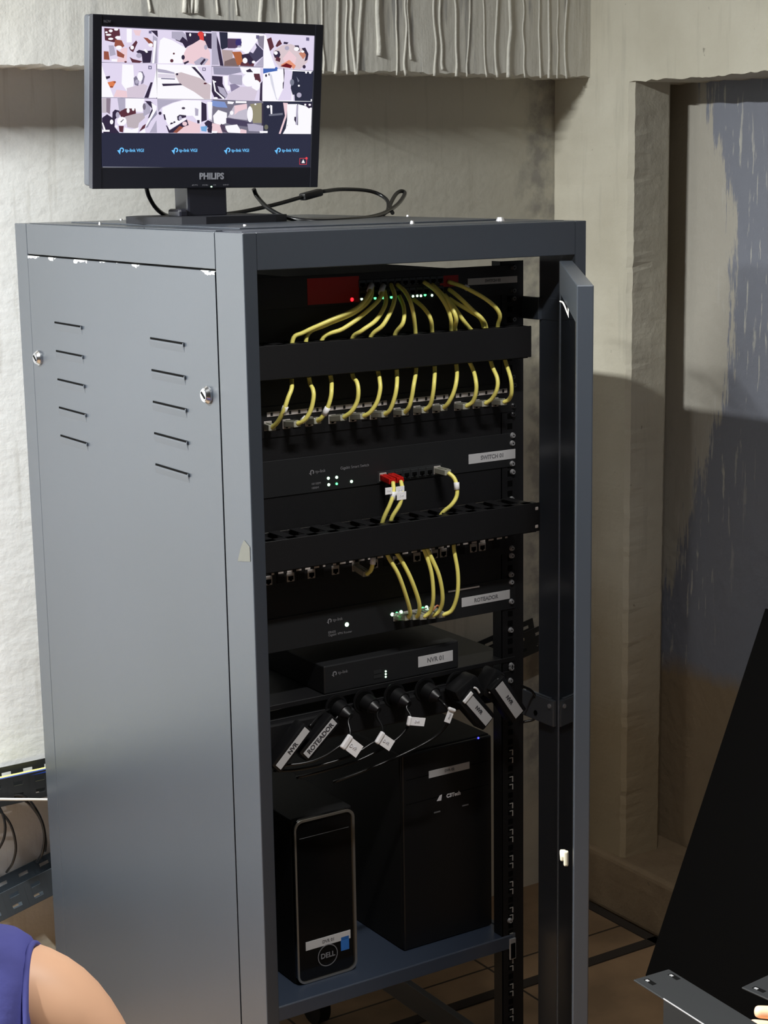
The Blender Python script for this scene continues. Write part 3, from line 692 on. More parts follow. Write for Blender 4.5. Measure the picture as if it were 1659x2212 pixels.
# cables of the middle switch, the lower panel and the router
S1x = lambda i: Vector((xa.x+(xb.x-xa.x)*i/7, YFp, xa.z))
e1, e2 = ay(848, 1040, .085), ay(865, 1037, .085)
lowers = [
 [(833,1185,.075),(840,1205,.070),(861,1242,.066),(878,1290,.070),(886,1322,.078),(882,1334,.086)],
 [(850,1185,.075),(868,1212,.070),(888,1251,.066),(905,1300,.070),(905,1324,.078),(899,1333,.086)],
 [(912,1178,.075),(919,1195,.070),(932,1238,.066),(936,1288,.068),(930,1320,.078),(915,1333,.086)],
 [(919,1176,.075),(926,1192,.068),(948,1242,.064),(956,1290,.068),(950,1318,.078),(934,1331,.086)],
 [(979,1168,.075),(981,1190,.070),(989,1238,.066),(988,1283,.068),(976,1318,.078),(955,1329,.086)]]
yl('yellow cable with red boot, left one of the pair in the middle switch', [(849,1042,.082),(850,1065,.070),(843,1088,.068),(828,1122,.076),(822,1150,.085),(826,1172,.085)]+lowers[0], 'yellow cables with red boots', (S1x(0), e1), True, [((849, 1062, .069), (848, 1080, .069))], [(832, 1052, 847, 1069, .066)], plug2=(RP[0], ay(882, 1334, .084)))
yl('yellow cable with red boot, right one of the pair in the middle switch', [(866,1040,.082),(869,1058,.070),(864,1088,.068),(846,1120,.076),(840,1150,.085),(842,1172,.085)]+lowers[1], 'yellow cables with red boots', (S1x(1), e2), True, [], [(855, 1049, 873, 1070, .067), (857, 1061, 877, 1081, .065)], plug2=(RP[1], ay(899, 1333, .084)))
yl('yellow cable looping from the last port of the middle switch down past the organiser', [(968,1021,.084),(981,1033,.076),(987,1052,.070),(986,1073,.068),(975,1091,.070),(956,1108,.080),(950,1125,.086),(965,1150,.086)]+lowers[4], 'yellow cables into the router', (S1x(7), ay(968, 1021, .084)), None, [((986, 1042, .071), (987, 1058, .069))], plug2=(RP[4], ay(955, 1329, .084)))
yl('yellow cable into the third router plug from left', [(905,1150,.085)]+lowers[2], 'yellow cables into the router', plug2=(RP[2], ay(915, 1333, .084)))
yl('yellow cable into the fourth router plug from left', [(915,1150,.085)]+lowers[3], 'yellow cables into the router', plug2=(RP[3], ay(934, 1331, .084)))
yl('short yellow lead with white marker in the fifth port of the lower patch panel', [(792,1240,.085),(801,1232,.077),(805,1218,.072),(806,1204,.072),(806,1185,.082),(808,1165,.088)], None, (P2[4], ay(792, 1240, .085)), None, [((805, 1219, .072), (806, 1203, .072))])
b = NB(); tube(b, [ay(928, 1326, .08), ay(936, 1318, .076), ay(944, 1308, .075), ay(950, 1312, .08)], .0012, 6); tube(b, [ay(945, 1328, .08), ay(950, 1316, .078), ay(957, 1300, .08)], .0012, 6)
tagit(build('wire', b, mat('orange_wire', (205, 130, 90), .5)), 'thin orange wire ends between the router plugs', 'wire')
# ------------------------------------------------------------------ bottom shelf and the two computers
SH = -1.142
sh = thing('equipment_shelf', 'blue-grey steel shelf low in the rack carrying two computers', 'shelf', (.282, .35, SH-.023))
b = NB(); bx(b, .045, .519, .1165, .66, SH-.0025, SH, .0008, 0, 1); build('deck', b, M['shelf'], sh)
b = NB(); bx(b, .045, .519, .1160, .1185, SH-.0235, SH-.001, .0008, 0, 1); build('front_lip', b, M['shelf'], sh)
b = NB(); bx(b, .515, .5235, .1162, .64, SH-.03, SH+.0015, .0012); bx(b, .0415, .049, .1162, .64, SH-.03, SH+.0015, .0012); build('side_flange', b, M['bracket'], sh)  # paler grey than the deck stands in for light caught here
b = NB(); bx(b, .5100, .5225, .1135, .1165, SH-.042, SH-.006, .001); e_ = build('ear', b, M['steel'], sh)
b = NB(); bx(b, .5118, .5207, .1130, .1140, SH-.040, SH-.014, .001); build('slot', b, M['hole'], e_)
def tower(name, label, x0, x1, y0, d, h, mk):
    t = thing(name, label, 'computer', ((x0+x1)/2, y0+d/2, SH)); b = NB(); bx(b, x0, x1, y0+.004, y0+d, SH, SH+h, .003); build('case', b, M[mk], t); return t
dl = tower('desktop_computer', 'slim black computer with a silver rounded outline, left on the low shelf', .139, .246, .160, .36, .266, 'blackm')
yd = .160
b = NB()
def rrect(x0, x1, z0, z1, r, n=6):
    out = []
    for (cx, cz, a0) in ((x1-r, z1-r, 0), (x0+r, z1-r, 90), (x0+r, z0+r, 180), (x1-r, z0+r, 270)):
        for i in range(n+1):
            a_ = math.radians(a0+90*i/n); out.append((cx+r*math.cos(a_), cz+r*math.sin(a_)))
    return out
prism(b, [(x, yd+.004, z) for x, z in rrect(.1395, .2455, SH+.001, SH+.2645, .014)], (0, -.006, 0)); build('bezel', b, M['dell'], dl)
b = NB(); o1 = rrect(.1395, .2455, SH+.001, SH+.2645, .014); o2 = rrect(.1425, .2415, SH+.004, SH+.2610, .012)
for i in range(len(o1)):
    j = (i+1) % len(o1); prism(b, [(o1[i][0], yd-.0018, o1[i][1]), (o1[j][0], yd-.0018, o1[j][1]), (o2[j][0], yd-.0018, o2[j][1]), (o2[i][0], yd-.0018, o2[i][1])], (0, -.0025, 0))
build('trim_ring', b, M['silver'], dl)
label_on(dl, 660, 2036, 757, 2026, yd-.0022, 'DVR 01', tsize=.5)
_l = [o for o in dl.children if o.name.startswith('label')]
cdl = ay(708, 2063, yd-.003); b = NB()
for i in range(28):
    a0, a1 = 2*math.pi*i/28, 2*math.pi*(i+1)/28; r0, r1 = .0165, .0178
    prism(b, [(cdl.x+r0*math.cos(a0), cdl.y, cdl.z+r0*math.sin(a0)), (cdl.x+r0*math.cos(a1), cdl.y, cdl.z+r0*math.sin(a1)), (cdl.x+r1*math.cos(a1), cdl.y, cdl.z+r1*math.sin(a1)), (cdl.x+r1*math.cos(a0), cdl.y, cdl.z+r1*math.sin(a0))], (0, -.0004, 0))
bd = build('badge', b, M['logo'], dl); text('DELL', .0115, face_m(cdl+Vector((0, -.0004, 0))), M['logo'], bd, bold=.0003)
p = ay(745, 2037, yd-.0022); b = NB(); bx(b, p.x-.0075, p.x+.0075, p.y-.0006, p.y, p.z-.0115, p.z+.0115, .0004, 0, 1); build('blue_sticker', b, M['intel'], dl)
b = NB(); bx(b, .1490, .2360, yd-.0024, yd-.0016, SH+.235, SH+.2355); build('drive_door_line', b, M['logo'], dl)
tw = tower('desktop_computer', 'wider black tower computer with tiny blue light, right on the low shelf', .338, .511, .165, .38, .328, 'blackm')
yt = .165
b = NB(); bx(b, .338, .511, yt-.002, yt+.004, SH+.001, SH+.327, .003); build('bezel', b, M['blackp'], tw)
label_on(tw, 926, 1666, 1014, 1660, yt-.002, 'DVR 02', tsize=.5)
p = ay(973, 1718, yt-.0025); text('C3Tech', .0085, face_m(p+Vector((.006, 0, 0))), M['logow'], tw, 'brand_lettering', bold=.0004)
b = NB(); prism(b, [(p.x-.0265, p.y, p.z-.004), (p.x-.0180, p.y, p.z-.0045), (p.x-.0165, p.y, p.z+.005), (p.x-.021, p.y, p.z+.004)], (0, -.0004, 0)); build('logo', b, M['logow'], tw)
ledp(tw, [(1033, 1594)], 'ledb', yt-.002, .0016)
for (px, py) in ((944, 1754), (1005, 1739)):
    p = ay(px, py, yt-.002); b = NB(); bx(b, p.x-.006, p.x+.006, p.y-.0008, p.y, p.z-.0010, p.z+.0010); build('drive_button', b, M['logo'], tw)
for (zz) in (SH+.285, SH+.245): b = NB(); bx(b, .345, .504, yt-.0024, yt-.0018, zz-.0004, zz+.0004); build('bay_seam', b, M['hole'], tw)
# ------------------------------------------------------------------ monitor on top of the rack
mw, mh = .3764, .2453
mo = Vector((.1600, .40, .0540)); MM = Matrix.Translation(mo) @ Matrix.Rotation(-.0260, 4, 'Z') @ Matrix.Rotation(.1043, 4, 'X') @ Matrix.Rotation(.0112, 4, 'Y')
MM.translation = mo
mn = thing('monitor', 'small black monitor on top of the rack showing a grid of camera pictures', 'monitor', (.16, .42, .0026))
def mpart(name, b, mt, par=mn, **k_):
    for v in b.verts: v.co = MM @ v.co
    return build(name, b, mt, par, **k_)
BL, BT, BBm = .0146, .0163, .0310
b = NB(); bx(b, -mw/2, mw/2, .012, .034, .002, mh-.001, .004, 0, 3); mpart('back_shell', b, M['bezelside'], smooth='auto')
b = NB(); bx(b, -mw/2+.07, mw/2-.07, .03, .055, .05, mh-.05, .01, 0, 3); mpart('rear_hump', b, M['bezel'], smooth='auto')
b = NB()
bx(b, -mw/2, -mw/2+BL, -.0005, .0125, 0, mh, .0012); bx(b, mw/2-BL, mw/2, -.0005, .0125, 0, mh, .0012)
bx(b, -mw/2+BL-.002, mw/2-BL+.002, 0, .012, mh-BT, mh, .0012); bx(b, -mw/2+BL-.002, mw/2-BL+.002, 0, .012, 0, BBm, .0012)
bz = mpart('bezel', b, M['bezel'])
Xn, Yn, Zn = (MM.to_3x3() @ Vector(a_) for a_ in ((1, 0, 0), (0, 1, 0), (0, 0, 1)))
SY = .0022
def spx(px, py, off=0):
    d = ray(px, py); o_ = MM @ Vector((0, SY-off, 0)); t_ = (o_-CP).dot(Yn)/d.dot(Yn); return CP+d*t_
SC = {}
def scol(c):
    c = tuple(c)
    if c not in SC:
        k_ = mat('screen_%02x%02x%02x' % c, (2, 2, 2), .25, spec=.35, emit=c, es=1.0); SC[c] = k_
    return SC[c]
scm = NB(); smats = []; nlay = [0]
def spoly(pts, c, lay):
    m_ = scol(c)
    if m_ not in smats: smats.append(m_)
    ps_ = [spx(x, y, .00002*lay+.00003) for x, y in pts]
    vs = [scm.verts.new(p_) for p_ in ps_]
    f_ = scm.faces.new(vs); f_.material_index = smats.index(m_); f_.normal_update()
    if f_.normal.dot(Yn) > 0: f_.normal_flip()
A = lambda *p_: [(200+x/6.381, 40+y/6.381) for x, y in p_]
Bq = lambda *p_: [(440+x/6.381, 40+y/6.381) for x, y in p_]
DK = (44, 46, 66)
def blob(cx, cyy, rx, ry, n=10): return [(cx+rx*math.cos(2*math.pi*i/n), cyy+ry*math.sin(2*math.pi*i/n)) for i in range(n)]
spoly([(217, 55), (683, 75.5), (674, 366), (220, 363)], DK, 0)
def tile(q, bg, polys, map_):
    spoly(map_(*q), bg, 1)
    for i, (c_, pts) in enumerate(polys): spoly(map_(*pts), c_, 2+i)
LW, WH, BR, DB_, DR, GR, PK, OR = (226, 216, 240), (252, 250, 255), (150, 84, 70), (52, 42, 66), (92, 50, 62), (178, 172, 194), (238, 206, 214), (222, 128, 84)
tile([(118,110),(905,150),(890,625),(125,600)], LW, [
 (DR, [(160,130),(370,145),(380,230),(300,330),(170,300)]), (WH, blob(250,170,28,20)), (WH, blob(325,150,30,18)), (WH, blob(220,225,40,14)), (WH, blob(250,280,36,16)), (WH, blob(190,190,18,14)),
 (BR, [(310,290),(400,300),(440,380),(380,420),(300,380)]), (WH, blob(350,262,40,22)), (WH, blob(362,400,44,28)), (PK, [(400,410),(480,400),(470,600),(330,600)]), (BR, [(330,430),(440,500),(430,545),(340,520)]),
 (GR, [(220,370),(290,370),(320,500),(240,520)]), (BR, [(155,450),(220,455),(235,570),(155,565)]), (WH, [(260,560),(340,560),(340,595),(260,590)]), (WH, [(470,140),(540,145),(540,330),(470,330)]),
 (PK, [(560,160),(670,160),(650,240),(590,230)]), (DR, [(500,400),(540,370),(600,300),(620,330),(560,465),(520,440)]), (WH, blob(545,400,26,28)), (BR, [(700,260),(760,270),(830,330),(840,400),(770,340)]), (WH, blob(800,365,32,26)),
 (DB_, [(600,460),(640,430),(720,450),(820,440),(800,610),(690,612),(680,520)]), (WH, [(700,430),(730,420),(765,465),(740,475)]), (GR, blob(640,510,40,36)), (DR, [(510,530),(560,560),(690,590),(650,612),(545,606)]), (DR, blob(455,598,18,12)),
 (GR, [(830,230),(895,270),(890,620),(790,618),(815,560),(835,400)]), (WH, [(845,300),(880,310),(850,618),(820,618)]), (DB_, [(800,165),(895,165),(900,260),(860,220)]), ((110,104,136), [(775,168),(812,170),(812,208),(775,206)])], A)
tile([(905,150),(1650,185),(1640,655),(890,630)], LW, [
 (WH, [(930,300),(980,260),(1100,300),(1290,410),(1280,480),(1240,620),(905,618),(912,430)]), (GR, [(1090,180),(1240,180),(1320,260),(1310,380),(1180,300),(1090,270)]), (DB_, [(1140,285),(1200,310),(1240,250),(1300,300),(1330,370),(1280,410),(1240,340),(1150,300)]),
 (DB_, [(1280,190),(1640,205),(1640,420),(1560,400),(1540,310),(1490,300),(1320,380),(1300,280)]), (WH, blob(1345,225,14,22)), (WH, blob(1548,225,14,20)), ((224,70,66), blob(1490,215,42,38)), ((224,70,66), [(1470,240),(1530,240),(1535,310),(1480,300)]),
 (PK, [(1300,400),(1480,290),(1550,310),(1620,470),(1620,640),(1450,640),(1240,600),(1260,480)]), (DB_, blob(1248,535,24,34)), (DR, blob(1092,582,24,24)), (DR, blob(1120,484,14,14)), (DB_, [(1250,610),(1320,580),(1330,600),(1270,635)]), (GR, [(1395,600),(1500,530),(1600,560),(1540,640),(1420,640)]), (DB_, [(1480,620),(1540,550),(1560,570),(1500,645)]), (GR, blob(1560,395,24,36))], A)
tile([(122,605),(880,625),(880,1100),(125,1085)], LW, [
 (WH, [(125,640),(165,760),(290,1085),(125,1085)]), (WH, [(410,630),(560,640),(570,800),(560,960),(470,1000),(400,900)]), (PK, [(330,980),(470,1000),(480,1090),(290,1080)]), ((214,200,216), [(470,960),(700,900),(760,930),(700,1090),(480,1092)]),
 (DB_, [(180,800),(240,790),(240,820),(190,838)]), (OR, [(205,880),(290,860),(320,880),(280,950),(240,950)]), ((160,82,56), blob(305,876,18,14)), ((160,82,56), blob(262,942,24,14)),
 ((128,122,146), [(565,820),(600,790),(640,860),(630,930),(580,915)]), ((128,122,146), [(635,730),(690,730),(720,800),(700,890),(665,910),(690,800)]), (WH, blob(655,800,38,66)), (GR, blob(610,870,24,30)), ((110,104,136), [(768,650),(815,652),(815,700),(768,698)]), (LW, [(782,664),(802,665),(802,688),(782,687)]),
 (DB_, [(800,880),(830,880),(770,1095),(712,1093)]), (WH, [(880,700),(890,1090),(780,1094),(830,920)])], A)
tile([(888,625),(1640,645),(1640,1115),(890,1105)], WH, [
 ((206,190,196), [(1130,760),(1220,740),(1480,820),(1560,870),(1630,920),(1620,1110),(1540,1110),(1400,1010),(1200,900)]), (GR, [(890,690),(1010,710),(1130,745),(1130,765),(900,740)]), ((222,214,230), [(900,760),(1130,770),(1150,820),(900,815)]),
 ((110,104,136), [(945,820),(1135,828),(1135,842),(945,834)]), (DB_, [(955,898),(1215,895),(1238,918),(970,932)]), (DB_, blob(1165,768,16,16)), (DB_, [(1360,665),(1410,670),(1500,770),(1570,865),(1530,850),(1470,780)]), (LW, [(1440,660),(1640,650),(1640,890),(1575,890),(1500,760)]), ((128,122,146), [(1512,676),(1560,678),(1560,722),(1512,720)]), (LW, [(1524,686),(1548,688),(1548,710),(1524,708)]), (DR, blob(1553,896,24,12))], A)
tile([(125,1090),(890,1105),(890,1580),(130,1575)], LW, [
 ((196,186,196), [(130,1095),(190,1095),(190,1300),(130,1300)]), ((142,126,142), [(190,1095),(250,1097),(240,1320),(190,1290)]), (GR, [(340,1090),(450,1100),(450,1260),(370,1290)]), (WH, [(455,1100),(715,1105),(690,1290),(455,1270)]), (DB_, [(275,1290),(310,1255),(370,1270),(375,1330),(310,1390),(300,1560),(270,1440)]), (GR, blob(345,1330,26,44)),
 (DR, [(360,1290),(450,1240),(590,1240),(600,1310),(480,1350),(400,1370)]), (WH, blob(490,1270,22,34)), (WH, blob(560,1250,18,24)), ((190,178,186), [(450,1350),(600,1310),(720,1300),(720,1370),(640,1440),(620,1520),(480,1500)]), (WH, [(430,1575),(440,1500),(540,1530),(640,1500),(620,1578)]),
 (WH, blob(403,1415,66,60,14)), ((110,104,116), [(380,1425),(425,1385),(430,1395),(395,1432)]), (DB_, [(130,1370),(200,1320),(290,1380),(300,1490),(370,1578),(150,1575),(130,1500)]), (WH, blob(262,1425,24,34)), (WH, [(130,1535),(235,1535),(235,1560),(130,1560)]), (WH, [(128,1430),(145,1440),(180,1535),(150,1535)]), (WH, blob(328,1490,18,18)),
 (DR, [(360,1480),(430,1480),(420,1570),(370,1560)]), (GR, [(700,1170),(790,1160),(800,1300),(700,1350)]), (DB_, [(720,1135),(800,1140),(860,1200),(850,1270),(790,1360),(760,1380),(820,1240)]), ((120,112,130), blob(712,1215,22,46)), (WH, [(810,1160),(885,1210),(870,1300),(760,1470),(725,1490),(830,1270)]), ((150,146,170), [(880,1260),(888,1320),(800,1420),(760,1500),(730,1510)]), (DR, [(690,1480),(735,1450),(720,1510),(640,1560)]), (GR, [(880,1400),(888,1575),(785,1573)]) , (WH, [(640,1578),(720,1510),(730,1578)])], A)
tile([(890,1110),(1655,1120),(1650,1585),(890,1580)], LW, [
 (GR, [(890,1115),(1230,1125),(1100,1160),(960,1220),(900,1290)]), (WH, [(960,1230),(1120,1160),(1260,1125),(1480,1130),(1480,1340),(1290,1340),(1180,1420),(1040,1470),(960,1300)]), (WH, [(1380,1130),(1500,1135),(1490,1460),(1380,1340)]), (PK, [(1290,1390),(1480,1460),(1480,1580),(1140,1580),(1230,1500)]),
 (DB_, blob(930,1306,22,24)), (DB_, [(975,1320),(995,1320),(1015,1400),(990,1395)]), ((70,60,80), blob(1252,1236,26,16)), (DB_, [(1165,1350),(1200,1325),(1290,1335),(1290,1360),(1220,1380),(1210,1420),(1170,1400)]), (GR, blob(1208,1375,22,34)), (DB_, blob(1092,1450,22,18)), (DB_, blob(1128,1432,16,16)),
 (DB_, [(1010,1470),(1030,1480),(1060,1540),(1300,1390),(1325,1470),(1290,1480),(1240,1500),(1150,1575),(1050,1578)]), (WH, [(1040,1480),(1280,1370),(1290,1390),(1060,1530)]), (BR, [(1110,1570),(1200,1480),(1250,1500),(1160,1578)]), (PK, blob(1270,1450,34,30)), (DB_, [(1440,1400),(1475,1400),(1475,1445),(1445,1445)]), (GR, [(1410,1230),(1460,1250),(1455,1340),(1415,1340)]),
 (DB_, [(1500,1150),(1570,1180),(1575,1400),(1500,1425)]), (WH, [(1580,1150),(1650,1150),(1640,1400),(1600,1380)]), (DB_, [(1540,1440),(1590,1400),(1650,1430),(1640,1520),(1570,1500)]), ((120,170,220), [(1490,1490),(1580,1480),(1570,1560),(1500,1550)]), (DB_, [(1580,1520),(1650,1480),(1640,1580),(1590,1570)])], A)
tile([(105,175),(845,210),(825,665),(110,655)], LW, [
 (GR, [(110,190),(175,190),(210,430),(210,640),(112,640)]), (DB_, [(180,230),(225,380),(275,655),(225,650),(185,400)]), (DK, [(215,185),(330,190),(330,400),(250,430),(235,400)]), ((180,160,160), [(245,430),(400,440),(400,560),(280,655),(270,600)]), ((124,104,104), [(290,590),(420,540),(500,640),(480,658),(280,655)]), (WH, [(330,190),(835,215),(720,330),(600,500),(520,440),(430,430),(520,350),(520,270),(330,270)]),
 ((84,64,92), [(330,275),(515,280),(520,380),(430,410),(330,410)]), ((60,50,110), blob(480,330,44,54)), (GR, blob(490,385,28,16)), ((176,102,66), [(390,460),(510,455),(560,540),(530,640),(460,640),(420,520)]), (DR, [(520,600),(700,600),(690,660),(500,655)]), ((70,66,92), [(620,480),(720,340),(820,440),(820,520),(720,600),(600,570),(580,520)]), (DB_, [(520,500),(620,480),(700,590),(640,640),(570,560),(540,600)]),
 (WH, blob(570,580,34,40)), (WH, blob(688,600,24,20)), (LW, [(640,460),(710,340),(730,400),(680,480)]), ((140,134,152), [(730,240),(835,240),(825,430),(760,370)]), ((110,104,136), [(722,230),(765,232),(765,280),(722,278)]), (GR, [(825,520),(825,660),(700,655)])], Bq)
tile([(845,205),(1530,240),(1515,720),(820,680)], LW, [
 (WH, [(830,220),(860,230),(900,420),(990,685),(822,682)]), ((218,200,206), [(960,450),(1080,370),(1200,350),(1320,400),(1440,470),(1430,600),(1330,700),(1220,690),(1050,680),(970,570)]), (PK, [(1090,550),(1180,440),(1280,540),(1250,640),(1130,640)]), (DR, [(870,285),(930,258),(970,390),(915,450)]),
 (DR, [(990,380),(1020,320),(1050,290),(1080,350),(1010,395)]), (DB_, [(1105,320),(1170,330),(1150,355),(1100,350)]), (GR, blob(1148,408,32,30)), (DB_, [(960,490),(990,440),(1040,450),(1060,500),(1030,560),(980,540)]), (WH, blob(995,475,26,26)), (DR, [(1000,520),(1060,550),(1050,600),(990,580)]),
 (DB_, [(1250,370),(1310,370),(1325,440),(1300,450)]), (WH, blob(1280,420,36,30)), ((200,134,112), [(1310,480),(1400,440),(1420,500),(1370,560)]), (DB_, [(1350,410),(1400,400),(1445,490),(1430,570),(1390,590),(1410,500)]), (WH, blob(1365,456,22,16)), ((230,150,120), [(1060,640),(1180,570),(1270,650),(1240,700),(1190,640),(1100,670)]), ((110,22,30), [(1055,660),(1140,615),(1220,650),(1200,685),(1130,672)]),
 ((110,104,136), [(1412,260),(1455,262),(1455,308),(1412,306)]), (DB_, blob(1385,665,22,26)), (LW, [(1430,600),(1515,520),(1512,716),(1400,706)])], Bq)
tile([(112,662),(825,672),(805,1140),(105,1115)], LW, [
 ((150,146,170), [(130,665),(500,675),(520,740),(330,780),(140,770)]), (WH, [(500,665),(780,680),(780,780),(700,800),(540,760)]), (DB_, [(580,720),(640,690),(680,740),(600,740)]), (DR, [(690,760),(770,760),(790,860),(760,900),(700,860)]), (DB_, [(115,790),(260,800),(260,900),(330,1045),(290,1110),(150,1100),(110,1000)]), (GR, [(190,930),(280,960),(330,1060),(310,1100),(220,1020)]), (WH, [(270,790),(335,790),(330,1000),(290,940)]),
 (GR, [(350,770),(530,780),(530,920),(380,900),(350,860)]), (WH, blob(620,850,90,90,14)), (WH, blob(720,920,60,74,14)), (WH, blob(340,960,26,40)), ((214,202,220), [(330,1040),(500,940),(640,940),(740,1000),(700,1130),(320,1120)]), ((140,130,160), [(360,910),(430,900),(500,940),(380,1010)]), (DB_, [(780,900),(810,860),(805,1140),(770,1130)]), (WH, blob(152,872,20,12)), (WH, [(120,840),(145,860),(170,1000),(290,1100),(270,1115),(150,1000)]), (WH, blob(165,1098,30,16))], Bq)
tile([(820,680),(1500,725),(1490,1145),(808,1140)], WH, [
 ((70,104,180), [(820,688),(1000,690),(1020,720),(900,740),(820,760)]), ((70,104,180), blob(1000,690,20,22)), (DB_, blob(860,786,14,20)), (DB_, blob(905,770,14,18)), ((216,216,230), [(900,740),(940,780),(1000,1080),(1020,1120),(1000,1120),(930,900)]), (DB_, [(1098,685),(1112,690),(1120,830),(1118,960),(1090,968),(1090,890),(1105,860)]), (LW, [(1120,700),(1220,720),(1210,1130),(1020,1130),(1100,960)]),
 (DK, [(1225,725),(1500,735),(1490,1140),(1250,1136),(1200,960)]), ((120,122,140), blob(1218,880,30,46)), ((120,122,140), [(1280,800),(1320,860),(1300,880)]), (GR, blob(1315,1055,34,36)), (WH, blob(1312,926,14,14)), (WH, blob(1412,742,14,18)), (WH, blob(1468,744,18,18)), (LW, [(1228,1050),(1250,1050),(1255,1138),(1230,1136)]), (WH, blob(1484,1124,10,14))], Bq)
tile([(105,1120),(820,1145),(820,1585),(70,1580)], (120,116,134), [
 ((128,150,206), [(110,1130),(290,1150),(330,1230),(180,1220),(110,1200)]), (WH, [(330,1140),(420,1150),(400,1180),(330,1175)]), ((196,190,206), [(420,1200),(600,1180),(600,1400),(420,1380),(330,1360)]), (PK, [(425,1200),(590,1175),(600,1240),(480,1280),(425,1330)]), ((150,144,120), [(640,1180),(800,1160),(800,1440),(680,1440)]), ((60,54,72), [(800,1170),(822,1170),(820,1580),(800,1560)]), (WH, [(440,1135),(590,1140),(590,1165),(440,1165)]), (WH, blob(638,1320,40,112,14)),
 (WH, [(130,1340),(200,1260),(320,1300),(320,1440),(230,1470),(140,1440)]), ((74,66,92), [(310,1370),(560,1410),(680,1440),(700,1500),(400,1470),(310,1440)]), (WH, [(290,1480),(460,1460),(510,1540),(500,1580),(330,1570)]), ((84,70,92), [(240,1450),(300,1480),(290,1530),(350,1578),(260,1560),(220,1490)]), (PK, [(100,1440),(220,1460),(260,1580),(110,1570)]), (PK, [(510,1520),(590,1540),(590,1582),(500,1582)]), (GR, [(600,1450),(680,1450),(820,1480),(820,1560),(620,1550)]), (WH, blob(385,1300,26,30)), (WH, [(70,1550),(190,1550),(180,1580),(70,1578)]), (WH, blob(712,1182,14,12))], Bq)
tile([(820,1150),(1495,1165),(1480,1595),(820,1590)], DK, [
 (WH, blob(888,1216,20,22)), (WH, [(915,1190),(945,1200),(945,1320),(925,1320)]), ((110,112,128), [(900,1320),(1090,1300),(1090,1330),(900,1345)]), (PK, [(1095,1160),(1160,1165),(1140,1360),(1060,1590),(1035,1588),(1120,1340)]), (WH, [(1150,1180),(1290,1180),(1290,1470),(1150,1470),(1120,1590),(1150,1400)]), (WH, [(1160,1470),(1480,1470),(1480,1592),(1090,1590),(1150,1480)]), (WH, [(1300,1180),(1490,1230),(1485,1480),(1300,1480)]),
 (GR, [(1280,1190),(1305,1200),(1290,1470),(1265,1460)]), (DB_, [(1250,1355),(1275,1355),(1270,1440),(1248,1400)]), (DB_, [(1350,1160),(1490,1170),(1490,1220),(1450,1240),(1400,1200)]), (WH, blob(1400,1188,14,14)), (WH, blob(1462,1190,18,14)), ((110,110,96), blob(862,1498,28,36))], Bq)
# caption bars left between rows and the white dash at the lower row
spoly(Bq((770,1550),(882,1550),(880,1578),(775,1578)), WH, 30)
# bottom toolbar line
spoly([(222, 360.2), (500, 362.3), (500, 364), (222, 362.0)], (170, 172, 182), 2); spoly([(505, 362.3), (672, 362.8), (672, 364.2), (505, 363.9)], (150, 152, 162), 2)
scr = NB(); build('screen_tmp', scr, M['hole']); bpy.data.objects.remove(bpy.data.objects['screen_tmp'])
sco = build('screen', scm, smats, mn, rec=False)
o4 = [(267, 325), (384, 325), (497, 325), (606, 325)]
BLU = mat('screen_logo_blue', (2, 2, 2), .3, emit=(112, 196, 255), es=1.0); REDS = mat('screen_red', (2, 2, 2), .3, emit=(240, 70, 80), es=1.0); WHS = mat('screen_white', (2, 2, 2), .3, emit=(245, 245, 250), es=1.0)
for i, (px, py) in enumerate(o4):
    b = NB(); c0 = spx(px-4, py-1, .0008); s_ = .0036
    for q_ in range(12):
        a0, a1 = math.radians(-80+300*q_/12), math.radians(-80+300*(q_+1)/12)
        prism(b, [c0+Xn*(r_*math.cos(a_))+Zn*(r_*math.sin(a_)) for r_, a_ in ((s_, a0), (s_, a1), (s_*.5, a1), (s_*.5, a0))], -Yn*.0002)
    prism(b, [c0+Xn*(-s_*2.0)+Zn*(-s_*.2), c0+Xn*(-s_*.7)+Zn*(-s_*1.8), c0+Xn*(-s_*.55)+Zn*(s_*.15)], -Yn*.0002)
    build('logo', b, BLU, sco)
    text('tp-link VIGI', .0064, face_m(spx(px+3, py+0, .0008), Xn, Zn), BLU, sco, 'logo_lettering', .0001, 'LEFT', .0001)
b = NB(); c0 = spx(655, 348.5, .0008)
for (u0, u1, v0, v1) in ((-.0065, .0065, .0042, .0048), (-.0065, .0065, -.0048, -.0042), (-.0065, -.0059, -.0048, .0048), (.0059, .0065, -.0048, .0048)):
    obx(b, c0+Xn*((u0+u1)/2)+Zn*((v0+v1)/2), Xn, Yn, Zn, u1-u0, .0002, v1-v0)
cyl(b, spx(662, 342, .001), -Yn, .002, .0002, 10); build('alarm_icon', b, REDS, sco)
b = NB(); prism(b, [c0+Xn*-.003+Zn*-.0025, c0+Xn*.003+Zn*-.0025, c0+Zn*.003], -Yn*.0002); build('alarm_icon', b, WHS, sco)
def mtxt(s, size, x, z, mk='logow', bold=0, al='CENTER'): return text(s, size, MM @ face_m((x, -.0008, z)), M[mk], bz, 'brand_lettering' if bold else 'small_print', .0002, al, bold)
M['philips'] = mat('silver_print', (168, 170, 180), .4); mtxt('PHILIPS', .0128, .0035, .0175, 'philips', .0005)
M['dimprint'] = mat('dim_print', (120, 120, 128), .5)
for s_, x in (('AUTO', -.024), ('MENU', -.007), ('OK', .009), ('INPUT', .028)): mtxt(s_, .0034, x, .0045, 'dimprint')
mtxt('163V', .0055, -mw/2+.022, mh-.0095, 'dimprint', 0)
b = NB(); bx(b, .0025, .0045, -.001, .001, .0012, .003); mpart('power_light', b, M['ledw'], bz)
